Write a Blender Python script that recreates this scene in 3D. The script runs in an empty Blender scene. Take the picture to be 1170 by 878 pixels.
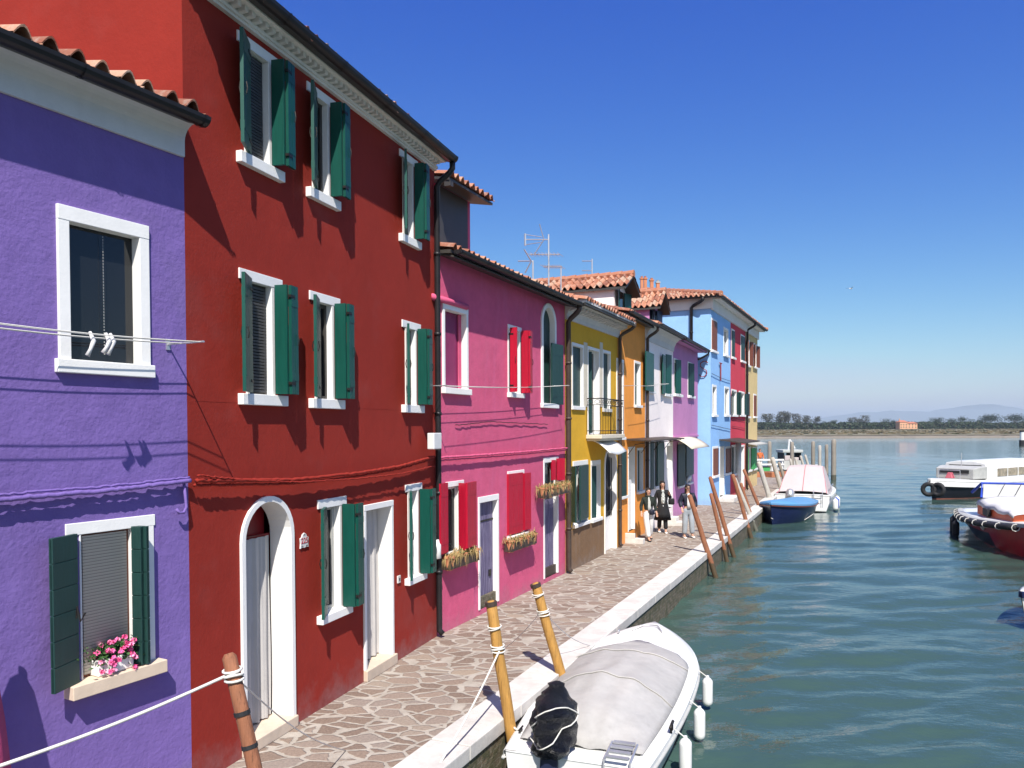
import bpy, bmesh, math, random
from mathutils import Vector, Matrix, noise
random.seed(7)
R = math.radians
scene = bpy.context.scene
COL = scene.collection

# ------------------------------------------------------------------ camera
IMW, IMH = 1170.0, 878.0
FPX = 880.0                 # focal length in photo pixels
EYE = 3.45                  # eye height over the quay paving
PITCH, ROLL = R(1.26), 0.004
CYP = 489.0 + FPX * math.tan(PITCH)
WATER = -0.64
cam_d = bpy.data.cameras.new('camera')
cam = bpy.data.objects.new('camera', cam_d)
COL.objects.link(cam)
cam_d.sensor_width = 36.0
cam_d.sensor_fit = 'HORIZONTAL'
cam_d.lens = 36.0 * FPX / IMW
cam_d.shift_y = (CYP - IMH / 2) / IMW
cam_d.clip_start = 0.1
cam_d.clip_end = 30000
CM = Matrix.Rotation(math.pi / 2 - PITCH, 3, 'X') @ Matrix.Rotation(-ROLL, 3, 'Z')
cam.matrix_world = Matrix.Translation((0, 0, EYE)) @ CM.to_4x4()
scene.camera = cam

# ------------------------------------------------------------------ light
SUNV = Vector((0.084, -0.788, 1.0)).normalized()       # towards the sun
world = bpy.data.worlds.new('World')
scene.world = world
world.use_nodes = True
wn = world.node_tree.nodes
wl = world.node_tree.links
wn.clear()
wo = wn.new('ShaderNodeOutputWorld'); wb = wn.new('ShaderNodeBackground'); ws = wn.new('ShaderNodeTexSky')
ws.sky_type = 'NISHITA'
ws.sun_disc = False
ws.sun_elevation = math.asin(SUNV.z)
ws.sun_rotation = math.atan2(SUNV.x, SUNV.y)
ws.air_density = 1.0
ws.dust_density = 1.0
ws.ozone_density = 3.0
ws.altitude = 0
EXPO = 0.55
wb.inputs['Strength'].default_value = 0.1
# colour response of the phone camera for the clear sky (per channel contrast)
sp_ = wn.new('ShaderNodeSeparateColor'); cb_ = wn.new('ShaderNodeCombineColor')
wl.new(ws.outputs[0], sp_.inputs[0])
for i_, (g_, k_) in enumerate(((1.88, .0325), (1.51, .0553), (.585, .300))):
    mn_ = wn.new('ShaderNodeMath'); mn_.operation = 'MINIMUM'; mn_.inputs[1].default_value = (5.0, 5.4, 6.4)[i_]
    pw_ = wn.new('ShaderNodeMath'); pw_.operation = 'POWER'; pw_.inputs[1].default_value = g_
    ml_ = wn.new('ShaderNodeMath'); ml_.operation = 'MULTIPLY'; ml_.inputs[1].default_value = k_ / (0.1 * 2 ** EXPO)
    wl.new(sp_.outputs[i_], mn_.inputs[0]); wl.new(mn_.outputs[0], pw_.inputs[0]); wl.new(pw_.outputs[0], ml_.inputs[0]); wl.new(ml_.outputs[0], cb_.inputs[i_])
wl.new(cb_.outputs[0], wb.inputs[0]); wl.new(wb.outputs[0], wo.inputs[0])
sd = bpy.data.lights.new('sun', 'SUN'); sd.energy = 5.0; sd.angle = R(0.5); sd.color = (1.0, 0.95, 0.88)
so = bpy.data.objects.new('sun', sd); COL.objects.link(so)
so.rotation_euler = SUNV.to_track_quat('Z', 'Y').to_euler()
so.location = (0, -20, 30)
scene.view_settings.view_transform = 'Standard'
scene.view_settings.look = 'None'
scene.view_settings.exposure = EXPO
scene.view_settings.gamma = 1.0
scene.view_settings.use_curve_mapping = False
scene.cycles.max_bounces = 6
scene.cycles.use_denoising = True

# ------------------------------------------------------------------ measuring helpers
def ray(px, py):
    return CM @ Vector(((px - IMW / 2) / FPX, (CYP - py) / FPX, -1.0))
def G(px, py, z=0.0):                       # point of a horizontal level
    d = ray(px, py); t = (z - EYE) / d.z
    return Vector((d.x * t, d.y * t, z))
def D(px, py, Y):                           # point at distance Y
    d = ray(px, py); t = Y / d.y
    return Vector((d.x * t, Y, EYE + d.z * t))

class Fac:
    """a vertical facade plane: u along the quay, o out of the wall, z up"""
    def __init__(s, p0, p1):
        s.p = Vector((p0[0], p0[1], 0)); d = Vector((p1[0] - p0[0], p1[1] - p0[1], 0)); s.d = d.normalized()
        s.n = Vector((s.d.y, -s.d.x, 0)); s.L = d.length
    def P(s, u, o, z):
        return s.p + s.d * u + s.n * o + Vector((0, 0, z))
    def at(s, px, py, off=0.0):
        d = ray(px, py); q = s.p + s.n * off - Vector((0, 0, EYE))
        t = q.dot(s.n) / d.dot(s.n)
        X = d * t
        return ((X - s.p).dot(s.d), X.z + EYE)
    def u(s, px, py=489, off=0.0): return s.at(px, py, off)[0]
    def z(s, px, py, off=0.0): return s.at(px, py, off)[1]

# ------------------------------------------------------------------ materials
def newmat(name):
    m = bpy.data.materials.new(name); m.use_nodes = True
    nt = m.node_tree; b = nt.nodes['Principled BSDF']
    return m, nt, b
def N(nt, t, **kw):
    n = nt.nodes.new(t)
    for k, v in kw.items(): setattr(n, k, v)
    return n
def coords(nt, scale=(1, 1, 1)):
    tc = N(nt, 'ShaderNodeTexCoord'); mp = N(nt, 'ShaderNodeMapping')
    g = N(nt, 'ShaderNodeNewGeometry')
    nt.links.new(g.outputs['Position'], mp.inputs[0]); mp.inputs['Scale'].default_value = scale
    return mp.outputs[0]
def noise_(nt, vec, scale, detail=4, rough=.55):
    n = N(nt, 'ShaderNodeTexNoise'); n.inputs['Scale'].default_value = scale
    n.inputs['Detail'].default_value = detail; n.inputs['Roughness'].default_value = rough
    nt.links.new(vec, n.inputs['Vector']); return n.outputs['Fac']
def ramp(nt, fac, stops):
    r = N(nt, 'ShaderNodeValToRGB'); e = r.color_ramp.elements
    while len(e) < len(stops): e.new(0.5)
    for i, (p, c) in enumerate(stops):
        e[i].position = p; e[i].color = (*c, 1)
    nt.links.new(fac, r.inputs[0]); return r.outputs[0]
def mul(c, k): return tuple(min(1, x * k) for x in c)
def mixc(nt, fac, a, b, mode='MIX'):
    m = N(nt, 'ShaderNodeMix', data_type='RGBA', blend_type=mode)
    for sock, v in ((0, fac), (6, a), (7, b)):
        if isinstance(v, (int, float)): m.inputs[sock].default_value = v
        elif isinstance(v, tuple): m.inputs[sock].default_value = (*v, 1)
        else: nt.links.new(v, m.inputs[sock])
    return m.outputs[2]
def bump(nt, b, hs, dist=.01, strength=1.0):
    bp = N(nt, 'ShaderNodeBump'); bp.inputs['Distance'].default_value = dist; bp.inputs['Strength'].default_value = strength
    nt.links.new(hs, bp.inputs['Height']); nt.links.new(bp.outputs[0], b.inputs['Normal']); return bp
def mth(nt, op, a, b=None):
    m = N(nt, 'ShaderNodeMath', operation=op)
    for i, v in enumerate((a, b)):
        if v is None: continue
        if isinstance(v, (int, float)): m.inputs[i].default_value = v
        else: nt.links.new(v, m.inputs[i])
    return m.outputs[0]

def stucco(name, c, var=.12, bd=.006, bscale=30, rough=.9, streak=.0, faded=None):
    m, nt, b = newmat(name); v = coords(nt)
    n1 = noise_(nt, v, 1.3, 5, .6); n2 = noise_(nt, v, 7, 4, .65)
    vs = coords(nt, (2.2, 2.2, .35)); n3 = noise_(nt, vs, 2.0, 4, .6)
    c1 = ramp(nt, n1, [(.3, mul(c, 1 - var)), (.7, mul(c, 1 + var))])
    c2 = mixc(nt, .35, c1, ramp(nt, n2, [(.3, mul(c, 1 - var * 1.3)), (.72, mul(c, 1 + var * 1.1))]))
    if streak:
        f = faded or tuple(.5 * x + .22 for x in c)
        c2 = mixc(nt, ramp(nt, n3, [(.52, (0, 0, 0)), (.8, (streak,) * 3)]), c2, f)
    # salt bloom and damp patches near the paving, faded patches higher up
    sx_ = N(nt, 'ShaderNodeSeparateXYZ'); nt.links.new(v, sx_.inputs[0])
    zf = ramp(nt, mth(nt, 'ADD', mth(nt, 'MULTIPLY', sx_.outputs[2], .9), mth(nt, 'MULTIPLY', noise_(nt, v, 2.6, 5, .65), .9)), [(.38, (.55,) * 3), (.72, (0, 0, 0))])
    c2 = mixc(nt, zf, c2, mixc(nt, noise_(nt, v, 9, 4, .6), mul(c, .45), tuple(.45 * x + .26 for x in c)))
    c2 = mixc(nt, ramp(nt, noise_(nt, v, .55, 4, .7), [(.56, (0, 0, 0)), (.66, (.28,) * 3)]), c2, tuple(.8 * x + .04 for x in c))
    # pits and chips
    n4 = noise_(nt, v, 14, 3, .7)
    c3 = mixc(nt, ramp(nt, n4, [(.70, (0, 0, 0)), (.76, (.35,) * 3)]), c2, mul(c, 1.35))
    nt.links.new(c3, b.inputs['Base Color']); b.inputs['Roughness'].default_value = rough
    b.inputs['Specular IOR Level'].default_value = .25
    h = mth(nt, 'ADD', mth(nt, 'MULTIPLY', noise_(nt, v, bscale, 5, .6), .6), mth(nt, 'MULTIPLY', noise_(nt, v, bscale / 6, 3, .5), 1.2))
    bump(nt, b, h, bd)
    return m
def paint(name, c, rough=.5, var=.1, bd=.0, metal=0, bscale=40, wood=False, spec=.4):
    m, nt, b = newmat(name)
    v = coords(nt, (6, 6, .6) if wood else (1, 1, 1))
    n1 = noise_(nt, v, 4 if not wood else 6, 4, .6)
    cc = ramp(nt, n1, [(.3, mul(c, 1 - var)), (.7, mul(c, 1 + var))])
    nt.links.new(cc, b.inputs['Base Color']); b.inputs['Roughness'].default_value = rough
    b.inputs['Metallic'].default_value = metal; b.inputs['Specular IOR Level'].default_value = spec
    if bd: bump(nt, b, noise_(nt, v, bscale, 4, .6), bd)
    return m
M = {}
M['purple'] = stucco('purple_stucco', (.172, .112, .34), .10, .011, 26, streak=.10, faded=(.30, .24, .52))
M['red'] = stucco('red_stucco', (.27, .023, .014), .10, .004, 30, streak=.10, faded=(.27, .035, .028))
M['pink'] = stucco('pink_stucco', (.58, .098, .195), .12, .008, 22, streak=.30, faded=(.62, .16, .32))
M['yellow'] = stucco('yellow_stucco', (.66, .37, .03), .10, .006)
M['brown'] = stucco('brown_stucco', (.20, .12, .065), .14, .008, streak=.25)
M['orange'] = stucco('orange_stucco', (.84, .32, .06), .10, .006)
M['palepink'] = stucco('pale_pink_stucco', (.92, .83, .79), .07, .006)
M['lilac'] = stucco('lilac_stucco', (.50, .22, .42), .10, .006)
M['blue'] = stucco('blue_stucco', (.28, .50, .80), .07, .006, streak=.1)
M['rose'] = stucco('rose_red_stucco', (.58, .055, .085), .10, .006)
M['cream'] = stucco('cream_yellow_stucco', (.66, .50, .24), .08, .006)
M['whitewall'] = stucco('whitewash', (.74, .72, .68), .06, .004)
M['greyplaster'] = stucco('pale_grey_plaster', (.60, .59, .58), .08, .005, streak=.2, faded=(.42, .41, .38))
M['stonepale'] = stucco('pale_stone', (.62, .56, .45), .12, .006, streak=.2)
M['white'] = paint('white_paint', (.80, .79, .76), .55, .04, .0015)
M['istria'] = stucco('white_istrian_stone', (.63, .595, .55), .18, .006, 14, streak=.35, faded=(.50, .46, .41))
M['stepstone'] = stucco('step_stone', (.62, .50, .38), .10, .004, 18)
M['green'] = paint('green_shutter_paint', (.003, .064, .047), .42, .14, .001, wood=True)
M['dkgreen'] = paint('dark_green_shutter_paint', (.012, .045, .04), .5, .15, .002, wood=True)
M['scarlet'] = paint('scarlet_shutter_paint', (.40, .006, .028), .42, .12, .001, wood=True)
M['brownwood'] = paint('brown_shutter_paint', (.17, .05, .025), .55, .2, .002, wood=True)
M['brightgreen'] = paint('bright_green_paint', (.05, .32, .09), .5, .1, .002, wood=True)
M['sash'] = paint('dark_sash_paint', (.05, .045, .04), .5, .1)
M['metal'] = paint('dark_metal', (.022, .02, .022), .45, .2, 0, .3)
M['rust'] = paint('brown_downpipe', (.07, .05, .04), .55, .2, 0, .3)
M['alu'] = paint('aluminium', (.55, .55, .56), .4, .08, 0, .7)
M['iron'] = paint('wrought_iron', (.025, .022, .02), .5, .2, 0, .5)
M['rope'] = paint('white_rope', (.62, .60, .55), .85, .12, .002, bscale=200)
M['blackrubber'] = paint('black_rubber', (.018, .018, .02), .7, .2, .002)
M['terracotta'] = paint('terracotta', (.50, .20, .10), .8, .15, .002)
M['drygrass'] = paint('dry_straw_plant', (.36, .26, .11), .9, .3)
M['leaf'] = paint('leaf_green', (.04, .10, .025), .6, .35)
M['petal'] = paint('pink_petal', (.78, .12, .32), .6, .2)
M['bloom'] = paint('pale_pink_petal', (.85, .35, .50), .6, .2)
M['magblind'] = paint('magenta_blind', (.22, .02, .09), .6, .1, .001)
M['curtain'] = paint('white_curtain', (.46, .44, .42), .85, .06, .002)
M['lantern'] = paint('milky_plastic', (.66, .66, .64), .4, .05)

def weathered_door():
    m, nt, b = newmat('weathered_purple_wood'); v = coords(nt, (12, 12, .8))
    n = noise_(nt, v, 3, 5, .65); n2 = noise_(nt, coords(nt, (1, 1, 1)), 2, 2)
    c = ramp(nt, n, [(.3, (.05, .04, .09)), (.52, (.13, .11, .20)), (.72, (.30, .27, .36))])
    nt.links.new(c, b.inputs['Base Color']); b.inputs['Roughness'].default_value = .8
    bump(nt, b, n, .006); return m
M['olddoor'] = weathered_door()

def glass_mat():
    m, nt, b = newmat('window_glass'); b.inputs['Base Color'].default_value = (.012, .014, .017, 1)
    b.inputs['Roughness'].default_value = .04; b.inputs['IOR'].default_value = 1.5
    b.inputs['Specular IOR Level'].default_value = .5
    return m
M['glass'] = glass_mat()

def blind_mat():
    m, nt, b = newmat('slatted_blind'); v = coords(nt)
    w = N(nt, 'ShaderNodeTexWave', wave_type='BANDS', bands_direction='Z', wave_profile='SAW')
    w.inputs['Scale'].default_value = 12.0; nt.links.new(v, w.inputs['Vector'])
    nt.links.new(ramp(nt, w.outputs['Fac'], [(0, (.04, .04, .04)), (.25, (.5, .49, .47)), (.9, (.56, .55, .52))]), b.inputs['Base Color'])
    bump(nt, b, w.outputs['Fac'], .02); b.inputs['Roughness'].default_value = .6
    return m
M['blind'] = blind_mat()
M['shadedblind'] = paint('shaded_slatted_blind', (.055, .055, .058), .6, .3)  # slats darkened by colour for the shade of shutter leaf and lintel

def tile_mat():
    m, nt, b = newmat('clay_roof_tile')
    a = N(nt, 'ShaderNodeAttribute', attribute_name='rnd')
    c = ramp(nt, a.outputs['Fac'], [(0, (.21, .075, .045)), (.35, (.34, .125, .07)), (.6, (.42, .17, .095)), (.82, (.50, .27, .17)), (1, (.42, .29, .21))])
    v = coords(nt); n = noise_(nt, v, 9, 5, .7)
    c2 = mixc(nt, ramp(nt, n, [(.5, (0, 0, 0)), (.72, (.55,) * 3)]), c, (.42, .36, .30))
    n2 = noise_(nt, v, 23, 4, .7)
    c3 = mixc(nt, ramp(nt, n2, [(.58, (0, 0, 0)), (.72, (.6,) * 3)]), c2, (.10, .08, .06))
    nt.links.new(c3, b.inputs['Base Color']); b.inputs['Roughness'].default_value = .9
    bump(nt, b, n2, .008); return m
M['tile'] = tile_mat()

def paving_mat():
    m, nt, b = newmat('crazy_paving')
    g = N(nt, 'ShaderNodeNewGeometry'); mp = N(nt, 'ShaderNodeMapping')
    mp.inputs['Rotation'].default_value = (0, 0, R(24)); mp.inputs['Scale'].default_value = (3.0, 4.6, 3)
    nt.links.new(g.outputs['Position'], mp.inputs[0])
    nz = N(nt, 'ShaderNodeTexNoise'); nz.inputs['Scale'].default_value = 1.6; nz.inputs['Detail'].default_value = 2
    nt.links.new(mp.outputs[0], nz.inputs['Vector'])
    sub = N(nt, 'ShaderNodeVectorMath', operation='MULTIPLY_ADD')
    nt.links.new(nz.outputs['Color'], sub.inputs[0]); sub.inputs[1].default_value = (.35, .35, 0); nt.links.new(mp.outputs[0], sub.inputs[2])
    flat = N(nt, 'ShaderNodeVectorMath', operation='MULTIPLY'); flat.inputs[1].default_value = (1, 1, 0)
    nt.links.new(sub.outputs[0], flat.inputs[0])
    v1 = N(nt, 'ShaderNodeTexVoronoi', feature='DISTANCE_TO_EDGE'); v2 = N(nt, 'ShaderNodeTexVoronoi', feature='F1')
    for v in (v1, v2):
        v.inputs['Scale'].default_value = 1.0; v.inputs['Randomness'].default_value = 1.0
        nt.links.new(flat.outputs[0], v.inputs['Vector'])
    wpos = coords(nt)
    fine = noise_(nt, wpos, 30, 4, .7); mid = noise_(nt, wpos, 4, 4, .6)
    edge = mth(nt, 'ADD', v1.outputs['Distance'], mth(nt, 'MULTIPLY', mth(nt, 'SUBTRACT', noise_(nt, wpos, 11, 4, .6), .5), .08))
    mask = ramp(nt, edge, [(.055, (0, 0, 0)), (.085, (1, 1, 1))])
    sep = N(nt, 'ShaderNodeSeparateColor'); nt.links.new(v2.outputs['Color'], sep.inputs[0])
    sc = ramp(nt, sep.outputs[0], [(0, (.12, .082, .060)), (.3, (.175, .125, .092)), (.55, (.235, .175, .135)), (.8, (.22, .19, .165)), (1, (.30, .24, .175))])
    sc = mixc(nt, .35, sc, ramp(nt, fine, [(.3, (.13, .09, .07)), (.7, (.44, .33, .26))]))
    mc = ramp(nt, mid, [(.3, (.30, .26, .215)), (.7, (.42, .375, .32))])
    nt.links.new(mixc(nt, mask, mc, sc), b.inputs['Base Color']); b.inputs['Roughness'].default_value = .85
    h = mth(nt, 'ADD', mth(nt, 'MULTIPLY', mask, 1.0), mth(nt, 'MULTIPLY', fine, .5))
    bump(nt, b, h, .012); return m
M['paving'] = paving_mat()

def quaywall_mat():
    m, nt, b = newmat('mossy_quay_wall'); v = coords(nt)
    br = N(nt, 'ShaderNodeTexBrick'); mp = N(nt, 'ShaderNodeMapping'); g = N(nt, 'ShaderNodeNewGeometry')
    cb = N(nt, 'ShaderNodeCombineXYZ'); sp = N(nt, 'ShaderNodeSeparateXYZ')
    nt.links.new(g.outputs['Position'], sp.inputs[0]); nt.links.new(sp.outputs[1], cb.inputs[0]); nt.links.new(sp.outputs[2], cb.inputs[1])
    nt.links.new(cb.outputs[0], br.inputs['Vector']); br.inputs['Scale'].default_value = 3.5
    br.inputs['Color1'].default_value = (.16, .12, .08, 1); br.inputs['Color2'].default_value = (.11, .09, .06, 1); br.inputs['Mortar'].default_value = (.2, .18, .14, 1)
    n = noise_(nt, v, 6, 5, .7)
    c = mixc(nt, ramp(nt, n, [(.4, (0, 0, 0)), (.6, (.85,) * 3)]), br.outputs['Color'], (.055, .06, .025))
    nt.links.new(c, b.inputs['Base Color']); b.inputs['Roughness'].default_value = .8
    bump(nt, b, n, .03); return m
M['quaywall'] = quaywall_mat()

def water_mat():
    m, nt, b = newmat('lagoon_water')
    v = coords(nt); n0 = noise_(nt, v, .06, 3, .5)
    nt.links.new(ramp(nt, n0, [(.3, (.036, .072, .060)), (.7, (.045, .083, .068))]), b.inputs['Base Color'])
    b.inputs['Roughness'].default_value = .035; b.inputs['IOR'].default_value = 1.33
    vb = coords(nt, (1, 1.7, 1))
    c = noise_(nt, vb, 5.0, 3, .55); bump(nt, b, c, .013, 1.0)
    return m
M['water'] = water_mat()

def marsh_mat():
    m, nt, b = newmat('marsh_grass'); v = coords(nt, (1, .25, 1))
    n = noise_(nt, v, .06, 6, .65); n2 = noise_(nt, v, .35, 4, .6)
    c = ramp(nt, n, [(.3, (.10, .095, .05)), (.5, (.17, .15, .09)), (.7, (.23, .195, .125))])
    c = mixc(nt, .4, c, ramp(nt, n2, [(.35, (.09, .085, .045)), (.7, (.22, .19, .12))]))
    nt.links.new(c, b.inputs['Base Color']); b.inputs['Roughness'].default_value = .95
    return m
M['marsh'] = marsh_mat()
M['bank'] = stucco('stone_bank', (.17, .14, .105), .3, .05, 3)
def wood_pole(name, c, var=.25):
    m, nt, b = newmat(name); v = coords(nt, (14, 14, 1.1)); n = noise_(nt, v, 2.2, 5, .65)
    n2 = noise_(nt, coords(nt), 5, 3, .6)
    cc = mixc(nt, .3, ramp(nt, n, [(.3, mul(c, 1 - var)), (.7, mul(c, 1 + var))]), ramp(nt, n2, [(.35, mul(c, .6)), (.7, mul(c, 1.2))]))
    sz_ = N(nt, 'ShaderNodeSeparateXYZ'); nt.links.new(coords(nt), sz_.inputs[0])
    wet = ramp(nt, mth(nt, 'ADD', sz_.outputs[2], mth(nt, 'MULTIPLY', n2, .25)), [(.0, (1, 1, 1)), (.04, (0, 0, 0))])
    wet = mth(nt, 'LESS_THAN', mth(nt, 'ADD', sz_.outputs[2], mth(nt, 'MULTIPLY', n2, .3)), -.12)
    cc = mixc(nt, mth(nt, 'MULTIPLY', wet, .8), cc, (.035, .04, .02))
    split_ = noise_(nt, coords(nt, (40, 40, .8)), 1.5, 3, .7); cc = mixc(nt, ramp(nt, split_, [(.60, (0, 0, 0)), (.66, (.7,) * 3)]), cc, mul(c, .3))
    nt.links.new(cc, b.inputs['Base Color']); b.inputs['Roughness'].default_value = .75; bump(nt, b, n, .012)
    return m
M['polebrown'] = wood_pole('reddish_brown_pole', (.27, .105, .05))
M['poleochre'] = wood_pole('ochre_pole', (.42, .22, .05), .35)
M['polegrey'] = wood_pole('grey_weathered_wood', (.26, .23, .19))
M['palegrey'] = wood_pole('pale_driftwood', (.44, .41, .36))
M['navy'] = paint('navy_hull_paint', (.010, .016, .06), .3, .15)
M['blackhull'] = paint('black_hull_paint', (.012, .013, .02), .35, .2)
M['hullred'] = paint('bright_red_hull_paint', (.42, .012, .02), .3, .12)
M['darkred'] = paint('dark_red_hull_paint', (.24, .012, .016), .35, .2)
M['antifoul'] = paint('red_antifouling', (.33, .09, .06), .7, .2)
M['gel'] = paint('white_gelcoat', (.68, .68, .66), .32, .07, .001, bscale=3)
M['greydeck'] = paint('grey_deck', (.40, .40, .38), .6, .1)
M['orangepaint'] = paint('orange_panel_paint', (.66, .13, .05), .5, .08)
M['tarpgrey'] = stucco('pale_grey_tarpaulin', (.40, .385, .365), .10, .010, 5, .8)
M['tarpblue'] = stucco('light_blue_tarpaulin', (.09, .25, .46), .08, .012, 6, .7)
M['tarppink'] = stucco('pinkish_white_tarpaulin', (.46, .40, .40), .06, .012, 5, .8)
M['tarpred'] = paint('faded_red_cloth', (.45, .10, .13), .8, .1)
M['royal'] = paint('royal_blue_cloth', (.02, .06, .42), .6, .1)
def plastic_bag():
    m, nt, b = newmat('black_plastic_bag'); v = coords(nt); n = noise_(nt, v, 11, 5, .7)
    b.inputs['Base Color'].default_value = (.012, .013, .02, 1); b.inputs['Roughness'].default_value = .22
    bump(nt, b, n, .22); return m
M['bag'] = plastic_bag()
M['enginecase'] = paint('dark_blue_engine_case', (.015, .02, .05), .3, .15)
M['skin'] = paint('skin', (.50, .28, .19), .5, .04)
M['hair'] = paint('dark_hair', (.02, .013, .01), .5, .2)
M['blackcloth'] = paint('black_cloth', (.012, .012, .014), .85, .2, .004)
M['greencloth'] = paint('dark_green_black_cloth', (.015, .022, .016), .8, .2, .004)
M['navycloth'] = paint('dark_navy_cloth', (.012, .014, .03), .6, .2, .004)
M['whitecloth'] = paint('white_cloth', (.62, .61, .60), .85, .06, .004)
M['greycloth'] = paint('pale_grey_cloth', (.42, .44, .42), .85, .1, .004)
M['denim'] = paint('light_grey_denim', (.30, .33, .36), .85, .2, .004)
M['orangecloth'] = paint('orange_cloth', (.50, .13, .04), .85, .1, .004)
M['crimsoncloth'] = paint('dark_pink_parasol_cloth', (.40, .05, .14), .8, .1, .004)

# ------------------------------------------------------------------ mesh building
def root_loc(p):
    v = Vector((0, 0, 0))
    while p is not None:
        v += p.location; p = p.parent
    return v
class MB:
    def __init__(s): s.v = []; s.f = []; s.r = []; s.mi = []; s.m = 0
    def add(s, vs, fs, r=0.5):
        b = len(s.v); s.v += [Vector(x) for x in vs]
        for f in fs: s.f.append([i + b for i in f]); s.r.append(r); s.mi.append(s.m)
        return s
    def quad(s, a, b, c, d, r=.5): return s.add([a, b, c, d], [(0, 1, 2, 3)], r)
    def hexa(s, p, r=.5):       # 0-3 bottom ring, 4-7 top ring
        return s.add(p, [(3, 2, 1, 0), (4, 5, 6, 7), (0, 1, 5, 4), (1, 2, 6, 5), (2, 3, 7, 6), (3, 0, 4, 7)], r)
    def box(s, x0, x1, y0, y1, z0, z1, r=.5):
        return s.hexa([(x0, y0, z0), (x1, y0, z0), (x1, y1, z0), (x0, y1, z0), (x0, y0, z1), (x1, y0, z1), (x1, y1, z1), (x0, y1, z1)], r)
    def fb(s, F, u0, u1, o0, o1, z0, z1, z2=None, z3=None, r=.5):
        """facade box; z2/z3 optional heights at the outer edge"""
        z2 = z0 if z2 is None else z2; z3 = z1 if z3 is None else z3
        return s.hexa([F.P(u0, o0, z0), F.P(u1, o0, z0), F.P(u1, o1, z2), F.P(u0, o1, z2),
                       F.P(u0, o0, z1), F.P(u1, o0, z1), F.P(u1, o1, z3), F.P(u0, o1, z3)], r)
    def slab(s, F, a, b, z0, z1, th=.03):
        A = Vector((a[0], a[1])); B = Vector((b[0], b[1])); d = (B - A).normalized(); n = Vector((-d.y, d.x)) * th / 2
        q = [A - n, B - n, B + n, A + n]
        return s.hexa([F.P(p.x, p.y, z0) for p in q] + [F.P(p.x, p.y, z1) for p in q])
    def tube(s, path, r, n=8, caps=True):
        path = [Vector(p) for p in path]; rs = r if isinstance(r, (list, tuple)) else [r] * len(path)
        b = len(s.v); prev = None
        for i, p in enumerate(path):
            t = (path[min(i + 1, len(path) - 1)] - path[max(i - 1, 0)]).normalized()
            a = t.cross(Vector((0, 0, 1)) if abs(t.z) < .9 else Vector((0, 1, 0))).normalized()
            if prev is not None:
                a2 = prev - t * prev.dot(t)
                if a2.length > .01: a = a2.normalized()
            prev = a; c = t.cross(a)
            for k in range(n):
                an = 2 * math.pi * k / n; s.v.append(p + (a * math.cos(an) + c * math.sin(an)) * rs[i])
        for i in range(len(path) - 1):
            for k in range(n):
                k2 = (k + 1) % n; o = b + i * n
                s.f.append([o + k, o + k2, o + n + k2, o + n + k]); s.r.append(.5); s.mi.append(s.m)
        if caps:
            s.f.append([b + k for k in range(n)][::-1]); s.f.append([b + (len(path) - 1) * n + k for k in range(n)])
            s.r += [.5, .5]; s.mi += [s.m] * 2
        return s
    def ball(s, c, rad, n=10, m=7, f=None):
        c = Vector(c); rad = Vector(rad) if not isinstance(rad, (int, float)) else Vector((rad,) * 3); b = len(s.v)
        for i in range(m + 1):
            th = math.pi * i / m
            for k in range(n):
                ph = 2 * math.pi * k / n
                d = Vector((math.sin(th) * math.cos(ph), math.sin(th) * math.sin(ph), math.cos(th)))
                q = c + Vector((d.x * rad.x, d.y * rad.y, d.z * rad.z))
                s.v.append(f(q, d) if f else q)
        for i in range(m):
            for k in range(n):
                k2 = (k + 1) % n; o = b + i * n
                s.f.append([o + k, o + n + k, o + n + k2, o + k2]); s.r.append(.5); s.mi.append(s.m)
        return s
    def loft(s, rings, closed=True, caps=True, r=.5):
        n = len(rings[0]); b = len(s.v)
        for g in rings: s.v += [Vector(p) for p in g]
        for i in range(len(rings) - 1):
            for k in range(n if closed else n - 1):
                k2 = (k + 1) % n; o = b + i * n
                s.f.append([o + k, o + k2, o + n + k2, o + n + k]); s.r.append(r); s.mi.append(s.m)
        if caps and closed:
            s.f.append([b + k for k in range(n)][::-1]); s.f.append([b + (len(rings) - 1) * n + k for k in range(n)])
            s.r += [r, r]; s.mi += [s.m] * 2
        return s
    def build(s, name, mat, parent=None, local=False, smooth=False, bevel=0, fixn=True, solid=0):
        me = bpy.data.meshes.new(name)
        off = Vector((0, 0, 0)) if local else root_loc(parent)
        me.from_pydata([tuple(v - off) for v in s.v], [], s.f)
        mats = mat if isinstance(mat, (list, tuple)) else [mat]
        for q in mats: me.materials.append(M[q] if isinstance(q, str) else q)
        at = me.attributes.new('rnd', 'FLOAT', 'FACE'); at.data.foreach_set('value', s.r)
        if len(mats) > 1: me.polygons.foreach_set('material_index', s.mi)
        if fixn:
            bm = bmesh.new(); bm.from_mesh(me)
            bmesh.ops.remove_doubles(bm, verts=bm.verts, dist=1e-5) if smooth else None
            bmesh.ops.recalc_face_normals(bm, faces=bm.faces); bm.to_mesh(me); bm.free()
        if smooth:
            for p in me.polygons: p.use_smooth = True
        o = bpy.data.objects.new(name, me); COL.objects.link(o)
        if parent is not None: o.parent = parent
        if bevel:
            bv = o.modifiers.new('bevel', 'BEVEL'); bv.width = bevel; bv.segments = 2; bv.limit_method = 'ANGLE'
        if solid:
            sm = o.modifiers.new('solid', 'SOLIDIFY'); sm.thickness = solid
        return o
def tag(o, label=None, cat=None, group=None, kind=None):
    if label: o['label'] = label
    if cat: o['category'] = cat
    if group: o['group'] = group
    if kind: o['kind'] = kind
    return o
def thing(name, label, cat, loc, rz=0, group=None):
    o = bpy.data.objects.new(name, None); COL.objects.link(o); o.location = loc; o.rotation_euler = (0, 0, rz)
    o.empty_display_size = .2
    return tag(o, label, cat, group)
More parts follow.
